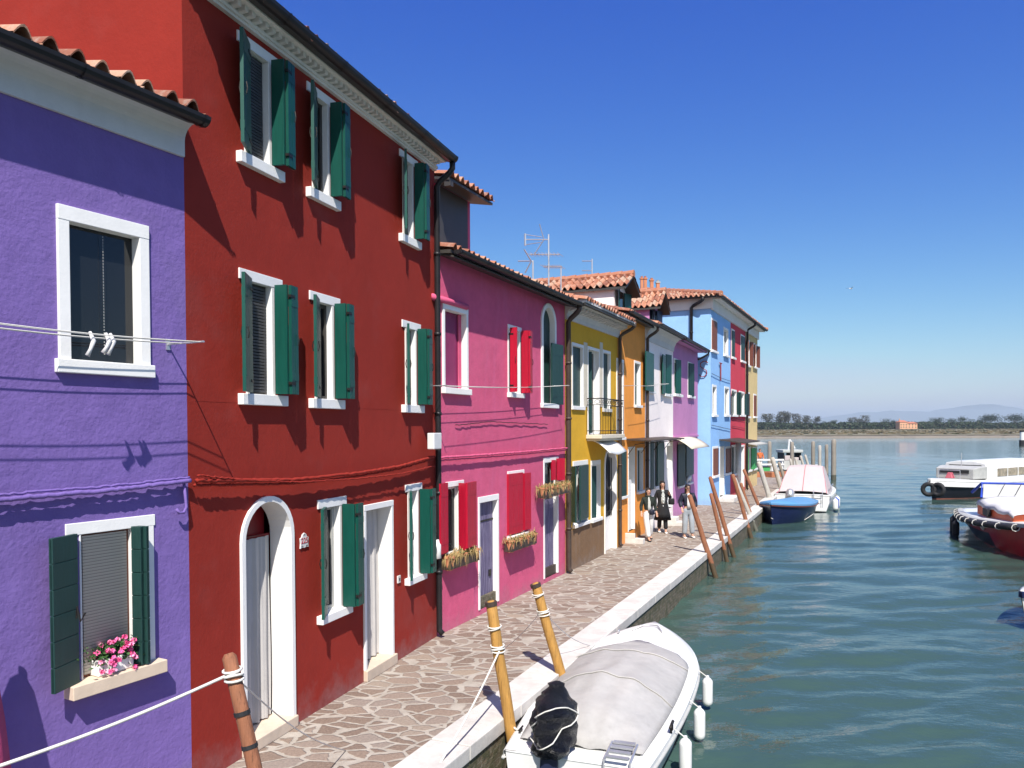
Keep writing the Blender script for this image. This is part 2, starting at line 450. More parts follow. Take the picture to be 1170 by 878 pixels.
def children(o): return [c for c in bpy.data.objects if c.parent == o]
def copy_tree(o, parent=None):
    c = o.copy(); COL.objects.link(c); c.parent = parent
    for ch in children(o):
        if ch is not c: copy_tree(ch, c)
    return c
# ------------------------------------------------------------------ the plan of the quay, measured from the ground lines
gA, gB = G(266, 873), G(498, 728)
slope = (gB.x - gA.x) / (gB.y - gA.y)
def red_pt(px):
    k = ray(px, 489); r = k.x / k.y
    Y = (gA.x - slope * gA.y) / (r - slope); return Vector((r * Y, Y, 0))
cB = red_pt(214)                                  # purple / red party wall
F_red = Fac(cB, red_pt(498))
pdir = Vector((.55, 1, 0)).normalized()
F_pur = Fac(cB - pdir * 4.6, cB)
F_pink = Fac(F_red.P(F_red.L, .0, 0) , G(646, 655))
F_yel = Fac(F_pink.P(F_pink.L, 0, 0), G(706, 625.5))
F_orl = Fac(F_yel.P(F_yel.L, 0, 0), G(797, 577.7))      # orange, pale pink and lilac houses
F_blu = Fac(G(812, 577.7), G(865, 554.3))
eA, eB = G(505, 877), G(853, 595)                 # quay edge
edir = (eB - eA).normalized(); en = Vector((edir.y, -edir.x, 0))
E0 = eA - edir * 9; E1 = eA + edir * ((58 - eA.y) / edir.y)
def edge_pt(Y, o=0): return eA + edir * ((Y - eA.y) / edir.y) + en * o

# water, lagoon bed
import numpy as np
def water_sheet():
    rs = np.random.RandomState(4)
    ys = [2.5]
    while ys[-1] < 300: ys.append(ys[-1] + max(.035, ys[-1] * .0075))
    ys = np.array(ys); nx = 520; sx = np.linspace(-1, 1, nx)
    Y = np.repeat(ys[:, None], nx, 1); X = .38 * Y + sx[None, :] * (.62 * Y + 5)
    dx = (1.24 * Y + 10) / nx; dy = np.maximum(.035, Y * .0075)
    Z = np.zeros_like(X)
    for i in range(90):
        lam = 10 ** rs.uniform(math.log10(.22), math.log10(3.2)); th = rs.normal(math.radians(102), math.radians(17 if lam > .8 else 38))
        kx, ky = math.cos(th) * 2 * math.pi / lam, math.sin(th) * 2 * math.pi / lam
        slope = .0185 * (1.25 if .7 < lam < 2 else .75); amp = slope * lam / (2 * math.pi)
        ph = rs.uniform(0, 6.28); px_ = abs(kx) * dx / 6.28 + abs(ky) * dy / 6.28      # cycles per cell
        att = np.clip((.33 - px_) / .2, 0, 1)
        gx = 1 + .6 * np.sin(X * .23 * rs.uniform(.4, 1.6) + Y * .17 * rs.uniform(.4, 1.6) + rs.uniform(0, 6))
        s = np.sin(kx * X + ky * Y + ph)
        Z += amp * att * gx * (s + .22 * np.cos(2 * (kx * X + ky * Y + ph)))
    edge = np.clip((1 - np.abs(sx)) * 12, 0, 1)[None, :] * np.clip((300 - Y) / 60, 0, 1)
    Z = WATER + Z * edge
    me = bpy.data.meshes.new('water'); ny = len(ys)
    co = np.stack([X, Y, Z], -1).reshape(-1, 3)
    idx = np.arange(ny * nx).reshape(ny, nx)
    q = np.stack([idx[:-1, :-1], idx[:-1, 1:], idx[1:, 1:], idx[1:, :-1]], -1).reshape(-1, 4)
    # outer sheet out to the horizon, a little lower
    n0 = len(co); far = np.array([(-9000, -60, 0), (16000, -60, 0), (16000, 16000, 0), (-9000, 16000, 0)], float); far[:, 2] = WATER - .12
    co = np.concatenate([co, far]); q = np.concatenate([q, [[n0, n0 + 1, n0 + 2, n0 + 3]]])
    me.vertices.add(len(co)); me.vertices.foreach_set('co', co.ravel().astype('f'))
    me.loops.add(len(q) * 4); me.loops.foreach_set('vertex_index', q.ravel().astype('i'))
    me.polygons.add(len(q)); me.polygons.foreach_set('loop_start', (np.arange(len(q)) * 4).astype('i'))
    me.polygons.foreach_set('use_smooth', np.ones(len(q), bool)); me.update(calc_edges=True)
    me.materials.append(M['water']); o = bpy.data.objects.new('water', me); COL.objects.link(o); return o
tag(water_sheet(), kind='structure')
# quay paving, kerb, wall
KW = .46
q = MB()
a0, a1 = E0 - en * KW, E1 - en * KW
b0, b1 = E0 - en * 16, E1 - en * 16
q.hexa([(*b0[:2], -1.2), (*a0[:2], -1.2), (*a1[:2], -1.2), (*b1[:2], -1.2), (*b0[:2], 0), (*a0[:2], 0), (*a1[:2], 0), (*b1[:2], 0)])
tag(q.build('pavement', 'paving'), kind='structure')
q = MB(); L = (E1 - E0).length; n = int(L / 1.35)
for i in range(n):
    s0, s1 = E0 + edir * (L * i / n + .006), E0 + edir * (L * (i + 1) / n - .006); dz = random.uniform(-.006, .006) + .012
    p = [s0 - en * KW, s0 + en * .03, s1 + en * .03, s1 - en * KW]
    q.hexa([(x.x, x.y, -.16) for x in p] + [(x.x, x.y, dz) for x in p])
tag(q.build('kerb', 'istria', bevel=.012), kind='structure')
q = MB(); p = [E0 - en * .4, E0, E1, E1 - en * .4]
q.hexa([(x.x, x.y, -2) for x in p] + [(x.x, x.y, -.17) for x in p])
tag(q.build('quay_wall', 'quaywall'), kind='structure')
# far end of the quay
q = MB(); c = E1 + edir * .4
p = [E1 - en * 16, E1 + en * .03, E1 + en * .03 + edir * .4, E1 - en * 16 + edir * .4]
q.hexa([(x.x, x.y, -1.5) for x in p] + [(x.x, x.y, .012) for x in p])
tag(q.build('kerb', 'istria', bevel=.012), kind='structure')

# ------------------------------------------------------------------ walls with openings
def wall_grid(mb, F, u0, u1, z0, z1, ops):
    us = sorted({u0, u1, *[o[0] for o in ops], *[o[1] for o in ops]}); zs = sorted({z0, z1, *[o[2] for o in ops], *[o[3] for o in ops]})
    us = [x for x in us if u0 <= x <= u1]; zs = [x for x in zs if z0 <= x <= z1]
    for i in range(len(us) - 1):
        for j in range(len(zs) - 1):
            cu, cz = (us[i] + us[i + 1]) / 2, (zs[j] + zs[j + 1]) / 2
            if any(o[0] < cu < o[1] and o[2] < cz < o[3] for o in ops): continue
            mb.quad(F.P(us[i], 0, zs[j]), F.P(us[i + 1], 0, zs[j]), F.P(us[i + 1], 0, zs[j + 1]), F.P(us[i], 0, zs[j + 1]))
    for o in ops:
        if len(o) > 4 and o[4]:        # arch: fill the spandrels
            r = (o[1] - o[0]) / 2; cu = (o[0] + o[1]) / 2; sp = o[3] - r
            for sgn in (-1, 1):
                arc = [(cu + sgn * r * math.cos(t * math.pi / 16), sp + r * math.sin(t * math.pi / 16)) for t in range(9)]
                cor = (cu + sgn * r, o[3])
                for k in range(8):
                    mb.add([F.P(arc[k][0], 0, arc[k][1]), F.P(arc[k + 1][0], 0, arc[k + 1][1]), F.P(cor[0], 0, cor[1])], [(0, 1, 2)])

def house(label, F, u0, u1, ztop, mat, depth, ops, slope=.27, ridge=2.6, name='house', sides=(1, 1), group='painted houses along the quay', z0=0):
    root = thing(name, label, 'house', F.P(u0, 0, 0), 0, group)
    mb = MB(); wall_grid(mb, F, u0, u1, z0 - .05, ztop, ops)
    zr = ztop + ridge * slope
    for i, u in enumerate((u0 + .004, u1 - .004)):
        if sides[i]:
            mb.add([F.P(u, 0, z0 - .05), F.P(u, -depth, z0 - .05), F.P(u, -depth, ztop), F.P(u, -ridge, zr), F.P(u, 0, ztop)], [(0, 1, 2, 3, 4)])
    mb.quad(F.P(u0, -depth, z0 - .05), F.P(u1, -depth, z0 - .05), F.P(u1, -depth, ztop), F.P(u0, -depth, ztop))
    mb.build('wall', mat, root, fixn=False)
    return root

def tile_field(mb, O, U, V, w, l, pitch=.21, course=.36, ro=0):
    """curved clay tiles: U along the eave, V up the slope"""
    U = U.normalized(); V = V.normalized(); W = U.cross(V)
    if W.z < 0: W = -W
    n = max(1, round(w / pitch)); p = w / n; nc = max(1, math.ceil(l / course))
    prof = []
    for k in range(7): prof.append((k / 6 * .62, math.sin(k / 6 * math.pi) * .36))
    for k in range(1, 5): prof.append((.62 + k / 4 * .38, -math.sin(k / 4 * math.pi) * .12))
    for i in range(n):
        ja = random.uniform(-.03, .03)
        for c in range(nc):
            r = random.random(); v0, v1 = c * course, min(l, (c + 1) * course + .03); lift = .022 + random.uniform(0, .008)
            if c == 0: v0 += ja
            tw = random.uniform(-.008, .008)
            rows = []
            for vv, hh in ((v0, lift), (v1, 0.0)):
                rows.append([O + U * (i * p + x * p + tw) + V * vv + W * (z * p + hh) for x, z in prof])
            low = [q - W * .018 for q in rows[0]]
            b = [*rows[0], *rows[1], *low]; m = len(prof)
            fs = [(k, k + 1, m + k + 1, m + k) for k in range(m - 1)] + [(k + 1, k, 2 * m + k, 2 * m + k + 1) for k in range(m - 1)]
            mb.add(b, fs, r)

def gable_roof(root, F, u0, u1, zt, depth, slope, ridge, over=.3, lift=.06, name='roof', side_over=.05):
    mb = MB(); V = (F.n * -1 + Vector((0, 0, slope)))
    ln = (ridge + over) * math.sqrt(1 + slope * slope)
    O = F.P(u0 - side_over, over, zt + lift - over * slope)
    tile_field(mb, O, F.d, V, u1 - u0 + 2 * side_over, ln)
    V2 = (F.n + Vector((0, 0, slope * ridge / max(.5, depth - ridge))))
    O2 = F.P(u1 + side_over, -depth, zt + lift)
    s2 = slope * ridge / max(.5, depth - ridge)
    tile_field(mb, O2, F.d * -1, V2, u1 - u0 + 2 * side_over, (depth - ridge) * math.sqrt(1 + s2 * s2))
    rf = mb.build(name, 'tile', root, fixn=False)
    d = MB()          # roof boarding under the tiles
    d.hexa([F.P(u0, over - .03, zt - over * slope + .0), F.P(u1, over - .03, zt - over * slope + .0), F.P(u1, -ridge, zt + ridge * slope), F.P(u0, -ridge, zt + ridge * slope),
            F.P(u0, over - .03, zt - over * slope + .03), F.P(u1, over - .03, zt - over * slope + .03), F.P(u1, -ridge, zt + ridge * slope + .03), F.P(u0, -ridge, zt + ridge * slope + .03)])
    d.hexa([F.P(u0, -ridge, zt + ridge * slope), F.P(u1, -ridge, zt + ridge * slope), F.P(u1, -depth, zt), F.P(u0, -depth, zt),
            F.P(u0, -ridge, zt + ridge * slope + .03), F.P(u1, -ridge, zt + ridge * slope + .03), F.P(u1, -depth, zt + .03), F.P(u0, -depth, zt + .03)])
    d.build('boarding', 'sash', rf)
    rt = MB()
    n = max(2, int((u1 - u0) / .4)); z = zt + ridge * slope + lift
    for i in range(n):
        a = F.P(u0 + (u1 - u0) * i / n, -ridge, z); b = F.P(u0 + (u1 - u0) * (i + 1.1) / n, -ridge, z + .0)
        rt.tube([a, b], [.10, .085], 8)
    rt.build('ridge_tiles', 'tile', rf)
    return rf

def gutter(root, F, u0, u1, o, z, r=.06, mat='metal', ends=True):
    mb = MB(); prof = [(math.cos(math.pi + k * math.pi / 8) * r, math.sin(math.pi + k * math.pi / 8) * r) for k in range(9)]
    prof2 = [(x * .86, y * .86) for x, y in reversed(prof)]
    ring = lambda u: [F.P(u, o + x, z + y) for x, y in prof + prof2]
    mb.loft([ring(u0), ring(u1)])
    mb.fb(F, u0, u0 + .01, o - r * .9, o + r * .9, z - r * .8, z)
    n = max(1, int((u1 - u0) / 1.0))
    for i in range(n + 1):
        u = u0 + .05 + (u1 - u0 - .1) * i / n
        mb.loft([[F.P(u + du, o + x * 1.12, z + y * 1.12) for x, y in prof] for du in (-.012, .012)], closed=False, caps=False)
    return mb.build('gutter', mat, root, smooth=False)

def pipe(root, F, u, o, z0, z1, elbow=None, r=.045, mat='rust', name='downpipe'):
    mb = MB(); pts = []
    if elbow:
        eu, eo, ez = elbow
        pts += [F.P(eu, eo, ez), F.P(eu, eo, ez - .10), F.P(eu * .8 + u * .2, eo * .8 + o * .2, ez - .17), F.P(eu * .2 + u * .8, eo * .2 + o * .8, ez - .30), F.P(u, o, ez - .38)]
    else: pts += [F.P(u, o, z1)]
    pts += [F.P(u, o, z0 + .15), F.P(u, o, z0 + .06), F.P(u, o + .06, z0)]
    mb.tube(pts, r, 10)
    z = z0 + 1.0
    while z < z1 - .5:
        mb.tube([F.P(u, o, z), F.P(u, o, z + .05)], r * 1.25, 10); z += 1.3
    return mb.build(name, mat, root, smooth=True)

# ------------------------------------------------------------------ windows and doors
def op(F, l, t, r, b, arch=0):
    u0, z1 = F.at(l, t); u1, _ = F.at(r, t); z0 = F.at(l, b)[1]
    return (u0, u1, z0, z1, arch)
def planks(mb, F, a, b, z0, z1, th=.035, n=3, battens=True):
    """a boarded shutter leaf between two plan points"""
    A = Vector((a[0], a[1])); B = Vector((b[0], b[1])); d = B - A; g = .006 / max(.05, d.length)
    for i in range(n):
        mb.slab(F, A + d * (i / n + g / 2), A + d * ((i + 1) / n - g / 2), z0, z1, th)
    mb.slab(F, A + d * .02, A + d * .98, z0 + .01, z1 - .01, th * .5)
    if n > 1 and battens and z1 - z0 > .8:
        for zz in (z0 + (z1 - z0) * .16, z0 + (z1 - z0) * .84): mb.slab(F, A + d * .03, A + d * .97, zz - .04, zz + .04, th * 1.22)
def shutter(win, F, a, b, z0, z1, mat, n=3, latch=True, th=.035):
    mb = MB(); planks(mb, F, a, b, z0, z1, th, n); s = mb.build('shutter', mat, win)
    if latch:
        h = MB(); A = Vector(a); B = Vector(b); d = (B - A).normalized(); nn = Vector((-d.y, d.x)); 
        for z in (z0 + (z1 - z0) * .1, z0 + (z1 - z0) * .9):
            h.slab(F, A + d * -.015, A + d * min(.12, (B - A).length * .5), z - .015, z + .015, th + .012)
        m = A + (B - A) * .8; zz = (z0 + z1) / 2
        for sg in (-1, 1):
            c = m + nn * sg * (th / 2 + .012)
            h.tube([F.P(c.x, c.y, zz - .06), F.P(c.x + nn.x * sg * .01, c.y + nn.y * sg * .01, zz), F.P(c.x, c.y, zz + .06)], .007, 5)
        h.build('hinge', 'iron', s)
    return s
def win(root, F, o, fw=.07, fl=.09, depth=.22, sill=.09, sillo=.08, sh=None, mat='green', fill='sash', wmat='white', lint_r=0, lint_l=0, latch=True, pw=None, proud=.018, sash='white', name='window', sillmat=None, jambs=True, bev=.004, leftleaf=0):
    u0, u1, z0, z1, arch = o; w = u1 - u0; mb = MB()
    if not arch:
        mb.fb(F, u0 - fw - lint_l, u1 + fw + lint_r, -.05, proud, z1, z1 + fl)
        jw = fw if jambs else .015
        for a, b in ((u0 - jw, u0), (u1, u1 + jw)): mb.fb(F, a, b, -depth, proud - .003, z0, z1)
        mb.fb(F, u0 - .01, u1 + .01, -depth, -.051, z1, z1 + .03)
    else:
        r = w / 2; cu = (u0 + u1) / 2; sp = z1 - r
        inner = [(u0, z0), (u0, sp)] + [(cu - r * math.cos(k * math.pi / 16), sp + r * math.sin(k * math.pi / 16)) for k in range(1, 16)] + [(u1, sp), (u1, z0)]
        R2 = r + fw
        outer = [(u0 - fw, z0), (u0 - fw, sp)] + [(cu - R2 * math.cos(k * math.pi / 16), sp + R2 * math.sin(k * math.pi / 16)) for k in range(1, 16)] + [(u1 + fw, sp), (u1 + fw, z0)]
        rings = []
        for (a, b), (c, d) in zip(inner, outer):
            rings.append([F.P(a, -depth, b), F.P(a, proud, b), F.P(c, proud, d), F.P(c, -.03, d), F.P(a + (c - a) * .1, -depth, b + (d - b) * .1)])
        mb.loft(rings)
    wd = mb.build(name, wmat, root, bevel=bev)
    if sill:
        s = MB(); s.fb(F, u0 - fw - .03 - lint_l, u1 + fw + .03 + lint_r * .9, -depth, sillo, z0 - sill, z0 + .002)
        s.build('sill', sillmat or wmat, wd, bevel=bev * 1.5)
    # back of the opening
    off = -depth + .03
    if fill == 'blind':
        b_ = MB(); b_.fb(F, u0 + .03, u1 - .03, off + .02, off + .035, z0 + .03, z1 - .02); b_.build('blind', 'blind', wd)
    if fill == 'darkblind':
        b_ = MB(); nb = max(8, int((z1 - z0) / .035))
        for k in range(nb): zz = z0 + .03 + (z1 - z0 - .05) * k / nb; b_.fb(F, u0 + .03, u1 - .03, off + .02, off + .035, zz, zz + (z1 - z0) / nb * .7)
        b_.build('blind', 'shadedblind', wd)
    if fill in ('sash', 'blind', 'darkblind'):
        g = MB(); g.fb(F, u0, u1, off - .03, off - .012, z0, z1); g.build('pane', 'glass', wd)
        s = MB(); t = .045
        s.fb(F, u0 + .001, u0 + t, off - .01, off + .015, z0 + .001, z1 - .001); s.fb(F, u1 - t, u1 - .001, off - .01, off + .015, z0 + .001, z1 - .001)
        s.fb(F, u0 + t, u1 - t, off - .01, off + .012, z1 - t, z1 - .001); s.fb(F, u0 + t, u1 - t, off - .01, off + .012, z0 + .001, z0 + t)
        if w > .45: s.fb(F, (u0 + u1) / 2 - .025, (u0 + u1) / 2 + .025, off - .008, off + .018, z0 + t, z1 - t)
        s.build('sash', sash, wd)
    elif fill == 'glass':
        g = MB(); g.fb(F, u0, u1, off - .03, off - .012, z0, z1); g.build('pane', 'glass', wd)
    elif fill:
        g = MB(); g.fb(F, u0, u1, off - .03, off - .012, z0, z1); g.build('panel', fill, wd)
    zs0, zs1 = z0 + .015, z1 + .02
    pw = pw or w / 4
    if sh == 'bifold':
        q = pw
        if leftleaf: shutter(wd, F, (u0 + .0, .035), (u0 - .895 * leftleaf, .035 + .446 * leftleaf), zs0, zs1, mat, 2, latch)
        else: shutter(wd, F, (u0 - .02, .045), (u0 - .01, .045 + q), zs0, zs1, mat, 1, latch)
        shutter(wd, F, (u1 + .02, .045), (u1 + .035, .045 + q), zs0, zs1, mat, 1, False)
        shutter(wd, F, (u1 + .06, .055 + q), (u1 + .06 + q * 1.05, .05 + q * .92), zs0, zs1, mat, 2, latch)
    elif sh == 'leaves':
        for sg, e in ((-1, u0), (1, u1)):
            shutter(wd, F, (e + sg * .02, .05), (e + sg * (.02 + w * .47), .09), zs0, zs1, mat, 3, latch)
    elif sh == 'left': shutter(wd, F, (u0 - .02, .05), (u0 - .02 - w * .45, .09), zs0, zs1, mat, 3, latch)
    elif sh == 'right': shutter(wd, F, (u1 + .02, .05), (u1 + .02 + w * .45, .09), zs0, zs1, mat, 3, latch)
    elif sh == 'closed':
        m = (u0 + u1) / 2
        shutter(wd, F, (u0 + .01, -.03), (m - .004, -.03), z0 + .01, z1 - .01, mat, 3, False)
        shutter(wd, F, (u1 - .01, -.03), (m + .004, -.03), z0 + .01, z1 - .01, mat, 3, False)
    return wd
def leaf(wd, F, pa, pb, yt, yb, mat, offa=.04, offb=.07, n=3):
    """a shutter leaf seen between two photo columns, hanging near the wall"""
    ua, z1 = F.at(pa, yt, offa); ub, _ = F.at(pb, yt, offb); z0 = F.at(pa, yb, offa)[1]
    return shutter(wd, F, (ua, offa), (ub, offb), z0, z1, mat, n, False)
def cable(root, F, pts, r, mat, off=.05, name='cable', wob=.006, n=24):
    mb = MB(); P = []
    for i in range(len(pts) - 1):
        for k in range(n if i < len(pts) - 1 else 1):
            t = k / n; P.append((pts[i][0] * (1 - t) + pts[i + 1][0] * t, pts[i][1] * (1 - t) + pts[i + 1][1] * t))
    P.append(pts[-1])
    mb.tube([F.P(u, off + random.uniform(-wob, wob), z + random.uniform(-wob, wob)) for u, z in P], r, 6)
    return mb.build(name, mat, root, smooth=True)
def clothesline(F, pts_px, offs, label, bracket=True):
    """laundry wires on arms: pts_px = (px,py) of left and right arm"""
    (l, yl), (r, yr) = pts_px
    om = max(offs); u0, z0 = F.at(l, yl, om * .6); u1, z1 = F.at(r, yr, om * .6)
    t = thing('clothesline', label, 'clothesline', F.P(u0, 0, z0))
    for u, z in ((u0, z0), (u1, z1)):
        a = MB(); a.tube([F.P(u, 0, z), F.P(u, om + .04, z)], .009, 6); a.fb(F, u - .02, u + .02, 0, .012, z - .05, z + .05)
        a.build('arm', 'alu', t)
    for o in offs:
        w_ = MB(); w_.tube([F.P(u0 + (u1 - u0) * k / 12, o, z0 + (z1 - z0) * k / 12 - .035 * math.sin(math.pi * k / 12)) for k in range(13)], .0045, 5)
        w_.build('wire_or_shadow', 'rope', t)
    return t, u0, u1, z0, z1
# ================================================================== PURPLE HOUSE
F = F_pur; U1 = F.L; zt = F.z(211, 181)
ztop = zt + .33
oU = op(F, 77, 253, 157, 411); oL = op(F, 92, 611, 150, 778)
hs = house('violet rough plastered house with white cornice at the left edge', F, 0, U1, ztop, 'purple', 6, [oU, oL], slope=.30, ridge=3)
mb = MB(); e = .14
prof = [(0, zt), (.03, zt), (.03, zt + .14)] + [(.03 + e * (1 - math.cos(k * math.pi / 12)), zt + .14 + .14 * math.sin(k * math.pi / 12)) for k in range(1, 7)] + [(.18, ztop), (0, ztop)]
mb.loft([[F.P(u, o, z) for o, z in prof] for u in (0, U1 - .01)])
mb.build('cornice', 'greyplaster', hs)
gutter(hs, F, 0, U1 + .02, .28, ztop - .015, .082)
gable_roof(hs, F, 0, U1 - .07, ztop, 6, .30, 3, over=.32, lift=.085)
wd = win(hs, F, oU, fw=.095, fl=.12, depth=.10, sill=.11, sillo=.05, fill='glass', proud=.03)
g = MB(); uu = (oU[0] + oU[1]) / 2 + .02
for k in range(40):
    z = oU[3] - .05 - k * (oU[3] - oU[2] - .1) / 40; g.ball(F.P(uu, -.05, z), .005, 4, 3)
g.build('blind_cord', 'rope', wd)
wd = win(hs, F, oL, fw=.13, fl=.10, lint_r=F.u(176.5, 600) - oL[1] - .13, depth=.09, sill=.11, sillo=.13, fill='blind', proud=.012, sash='brownwood', jambs=False, sillmat='stepstone')
u0, u1, z0, z1, _ = oL
m_ = MB(); m_.fb(F, u1 + .015, F.u(176, 700), -.02, .011, z0, z1); m_.build('jamb', 'white', wd)
# shutters: left folded out and back, right perpendicular (boards with horizontal joints)
def hshutter(wd, F, a, b, z0, z1, mat, n):
    mb = MB(); dz = (z1 - z0) / n
    for i in range(n): mb.slab(F, a, b, z0 + i * dz + .003, z0 + (i + 1) * dz - .003, .035)
    mb.slab(F, a, b, z0 + .01, z1 - .01, .02)
    return mb.build('shutter', mat, wd, bevel=.003)
sh_ = hshutter(wd, F, (F.u(88, 700, .03), .03), (F.u(59, 700, .14), .14), z0 - .0, z1 + .02, 'dkgreen', 6)
h = MB(); c = F.P(u0 - .12, .12, (z0 + z1) / 2 - .05)
h.tube([c, c + Vector((.02, -.02, .10)), c + Vector((.05, -.03, -.02)), c + Vector((.09, -.03, .05))], .008, 5); h.build('latch', 'iron', sh_)
hshutter(wd, F, (u1 + .005, .01), (u1 + .025, .11), z0 + .01, z1 + .02, 'dkgreen', 6)
hshutter(wd, F, (u1 + .045, .02), (u1 + .065, .13), z0 + .01, z1 + .02, 'dkgreen', 6)
# painted cable bundle and drain hook
uA, zA = F.at(0, 570); uB, zB = F.at(212, 549)
cable(hs, F, [(uA - 1.2, zA - .06), (uA, zA), ((uA + uB) / 2, (zA + zB) / 2 - .015), (uB, zB)], .022, 'purple', .07, 'cable')
cable(hs, F, [(uA - 1.2, zA + .0), (uA, zA + .035), ((uA + uB) / 2, (zA + zB) / 2 + .02), (uB, zB + .03)], .012, 'purple', .05, 'cable')
hk = MB(); uH, zH = F.at(207, 556)
hk.tube([F.P(uH, .04, zH + .03), F.P(uH, .06, zH - .12), F.P(uH, .07, zH - .19), F.P(uH - .03, .07, zH - .24), F.P(uH - .08, .07, zH - .24), F.P(uH - .11, .07, zH - .20)], .014, 7)
hk.build('hook_pipe', 'purple', hs, smooth=True)
# laundry line
t, a0_, a1_, z0_, z1_ = clothesline(F, ((-170, 350), (214, 392)), (.16, .20, .40, .45), 'four white laundry wires with pegs across the violet wall')
for px, h_ in ((103, .17), (121, .14), (126, .15)):
    g = MB(); u_ = F.u(px, 395, .4); k = (u_ - a0_) / (a1_ - a0_); z = z0_ + (z1_ - z0_) * k - .035 * math.sin(math.pi * k)
    o_ = .42
    g.tube([F.P(u_, o_ - .02, z + .02), F.P(u_ + .01, o_ + .01, z - h_ * .3), F.P(u_ - .01, o_, z - h_ * .7), F.P(u_ - .03, o_ - .01, z - h_)], [.012, .02, .014, .02], 6)
    g.build('cloth_peg', 'whitecloth', t, smooth=True)
# cyclamen box
uc = (u0 + u1) / 2 + .03
fb_ = thing('flower_box', 'pink cyclamen in a white box on the sill of the violet house', 'flower box', F.P(uc, .0, z0))
g = MB(); g.fb(F, uc - .17, uc + .16, -.10, .07, z0 + .004, z0 + .13, z0 + .004, z0 + .14); g.build('box', 'white', fb_, bevel=.012)
lf = MB(); pt = MB(); st = MB(); random.seed(3)
def petal_or_leaf(mb, c, s, n, r=.5):
    a = n.orthogonal().normalized(); b = n.cross(a).normalized(); an = random.uniform(0, 6.28)
    a, b = a * math.cos(an) + b * math.sin(an), b * math.cos(an) - a * math.sin(an)
    mb.add([c - a * s * .5, c - b * s * .45 + n * s * .1, c + a * s * .6, c + b * s * .45 + n * s * .1, c + n * s * -.12], [(0, 1, 4), (1, 2, 4), (2, 3, 4), (3, 0, 4)], r)
for i in range(420):
    d = Vector((random.gauss(0, .11), random.gauss(0, .045), random.uniform(.10, .26)))
    nn = Vector((random.uniform(-1, 1), random.uniform(-1, 1), random.uniform(.2, 1))).normalized()
    petal_or_leaf(lf, F.P(uc + d.x, .02 + d.y, z0 + d.z), random.uniform(.025, .045), nn)
for i in range(34):
    du = random.uniform(-.19, .17); dz = random.uniform(.20, .34) - abs(du) * .5; oo = random.uniform(-.02, .12)
    if random.random() < .3: dz -= .14; oo = .12
    c = F.P(uc + du, oo, z0 + dz)
    st.tube([F.P(uc + du * .5, .02, z0 + .1), c], .003, 4)
    for k in range(9):
        nn = Vector((random.uniform(-1, 1), random.uniform(-1, .3), random.uniform(-.2, 1))).normalized()
        pt.m = random.choice((0, 0, 0, 1)); petal_or_leaf(pt, c + nn * random.uniform(.0, .022), .04, nn)
lf.build('leaves', 'leaf', fb_, fixn=False); pt.build('flowers', ['petal', 'bloom'], fb_, fixn=False); st.build('stems', 'leaf', fb_)
# furled parasol at the left edge, added as a guess at the wall shadow's caster
random.seed(7)
up = F.u(-27, 760, .35)
ps = thing('parasol', 'furled dark pink parasol leaning at the left edge of the violet wall', 'parasol', F.P(up, .35, 0))
g = MB(); g.tube([F.P(up, .35, 0), F.P(up, .35, 2.35)], .02, 8); g.build('pole', 'alu', ps)
g = MB(); rg = []
for z, r_ in ((.85, .16), (1.0, .17), (1.4, .14), (1.75, .10), (1.8, .065), (1.86, .10), (2.0, .08), (2.2, .05), (2.3, .015)):
    rg.append([F.P(up + math.cos(a * math.pi / 8) * r_ * (1 + .15 * (a % 2)), .35 + math.sin(a * math.pi / 8) * r_ * (1 + .15 * (a % 2)), z) for a in range(16)])
g.loft(rg); g.build('canopy', 'crimsoncloth', ps, smooth=True)
g = MB(); g.box(*[F.P(up, .35, 0).x + d for d in (-.2, .2)], *[F.P(up, .35, 0).y + d for d in (-.2, .2)], .0, .06); g.build('base', 'iron', ps, bevel=.01)

# ================================================================== RED HOUSE
F = F_red; RL = F.L; zt = F.z(489, 191)
ztop = zt + .21
TOP = [op(F, 281, 54, 305, 178), op(F, 358, 109, 373, 218), op(F, 461, 182, 470, 269.5)]
MID = [op(F, 283, 321, 309, 450.5), op(F, 361, 344.5, 378, 456), op(F, 464, 375, 473.5, 463)]
GW = [op(F, 369, 581, 387, 702), op(F, 467, 562, 476, 660)]
u0, zb = F.at(281, 850); u1, _ = F.at(332.5, 820); za = F.z(309.7, 573)
ARCH = (u0, u1, .13, za, 1)
u0 = F.u(417.5, 700); u1 = F.u(446.5, 700); DR = (u0, u1, .15, F.z(417, 584), 0)
hs = house('tall dark red three storey house with green folding shutters', F, 0, RL, ztop, 'red', 9, TOP + MID + GW + [ARCH, DR], slope=.30, ridge=4.5)
rdh = hs
mb = MB()
for (a, b, c, d) in ((0, .05, zt, zt + .12), (0, .22, zt + .12, zt + .17), (0, .25, zt + .17, ztop)):
    mb.fb(F, .0, RL - .02, a, b, c, d)
n = int(RL / .115)
for i in range(n):
    u = .03 + (RL - .1) * i / n; mb.fb(F, u, u + .055, .05, .16, zt + .065, zt + .119)
mb.fb(F, 0, RL - .02, .05, .075, zt + .03, zt + .069)
mb.build('cornice', 'whitewall', hs)
gutter(hs, F, -.05, RL + .03, .33, ztop - .015, .088)
gable_roof(hs, F, 0, RL, ztop, 9, .30, 4.5, over=.36, lift=.035)
for i, o in enumerate(TOP + MID):
    win(hs, F, o, fw=.05, fl=.11, depth=.11, sill=.115, sillo=.07, sh='bifold', fill='darkblind' if i in (0, 3) else 'sash', sash='sash', lint_r=.15, lint_l=.10, pw=.15, leftleaf=.37)
for o in GW:
    win(hs, F, o, fw=.05, fl=.11, depth=.12, sill=.10, sillo=.09, sh='bifold', fill='sash', sash='greydeck', lint_r=.12, lint_l=.08, pw=.17, leftleaf=.37)
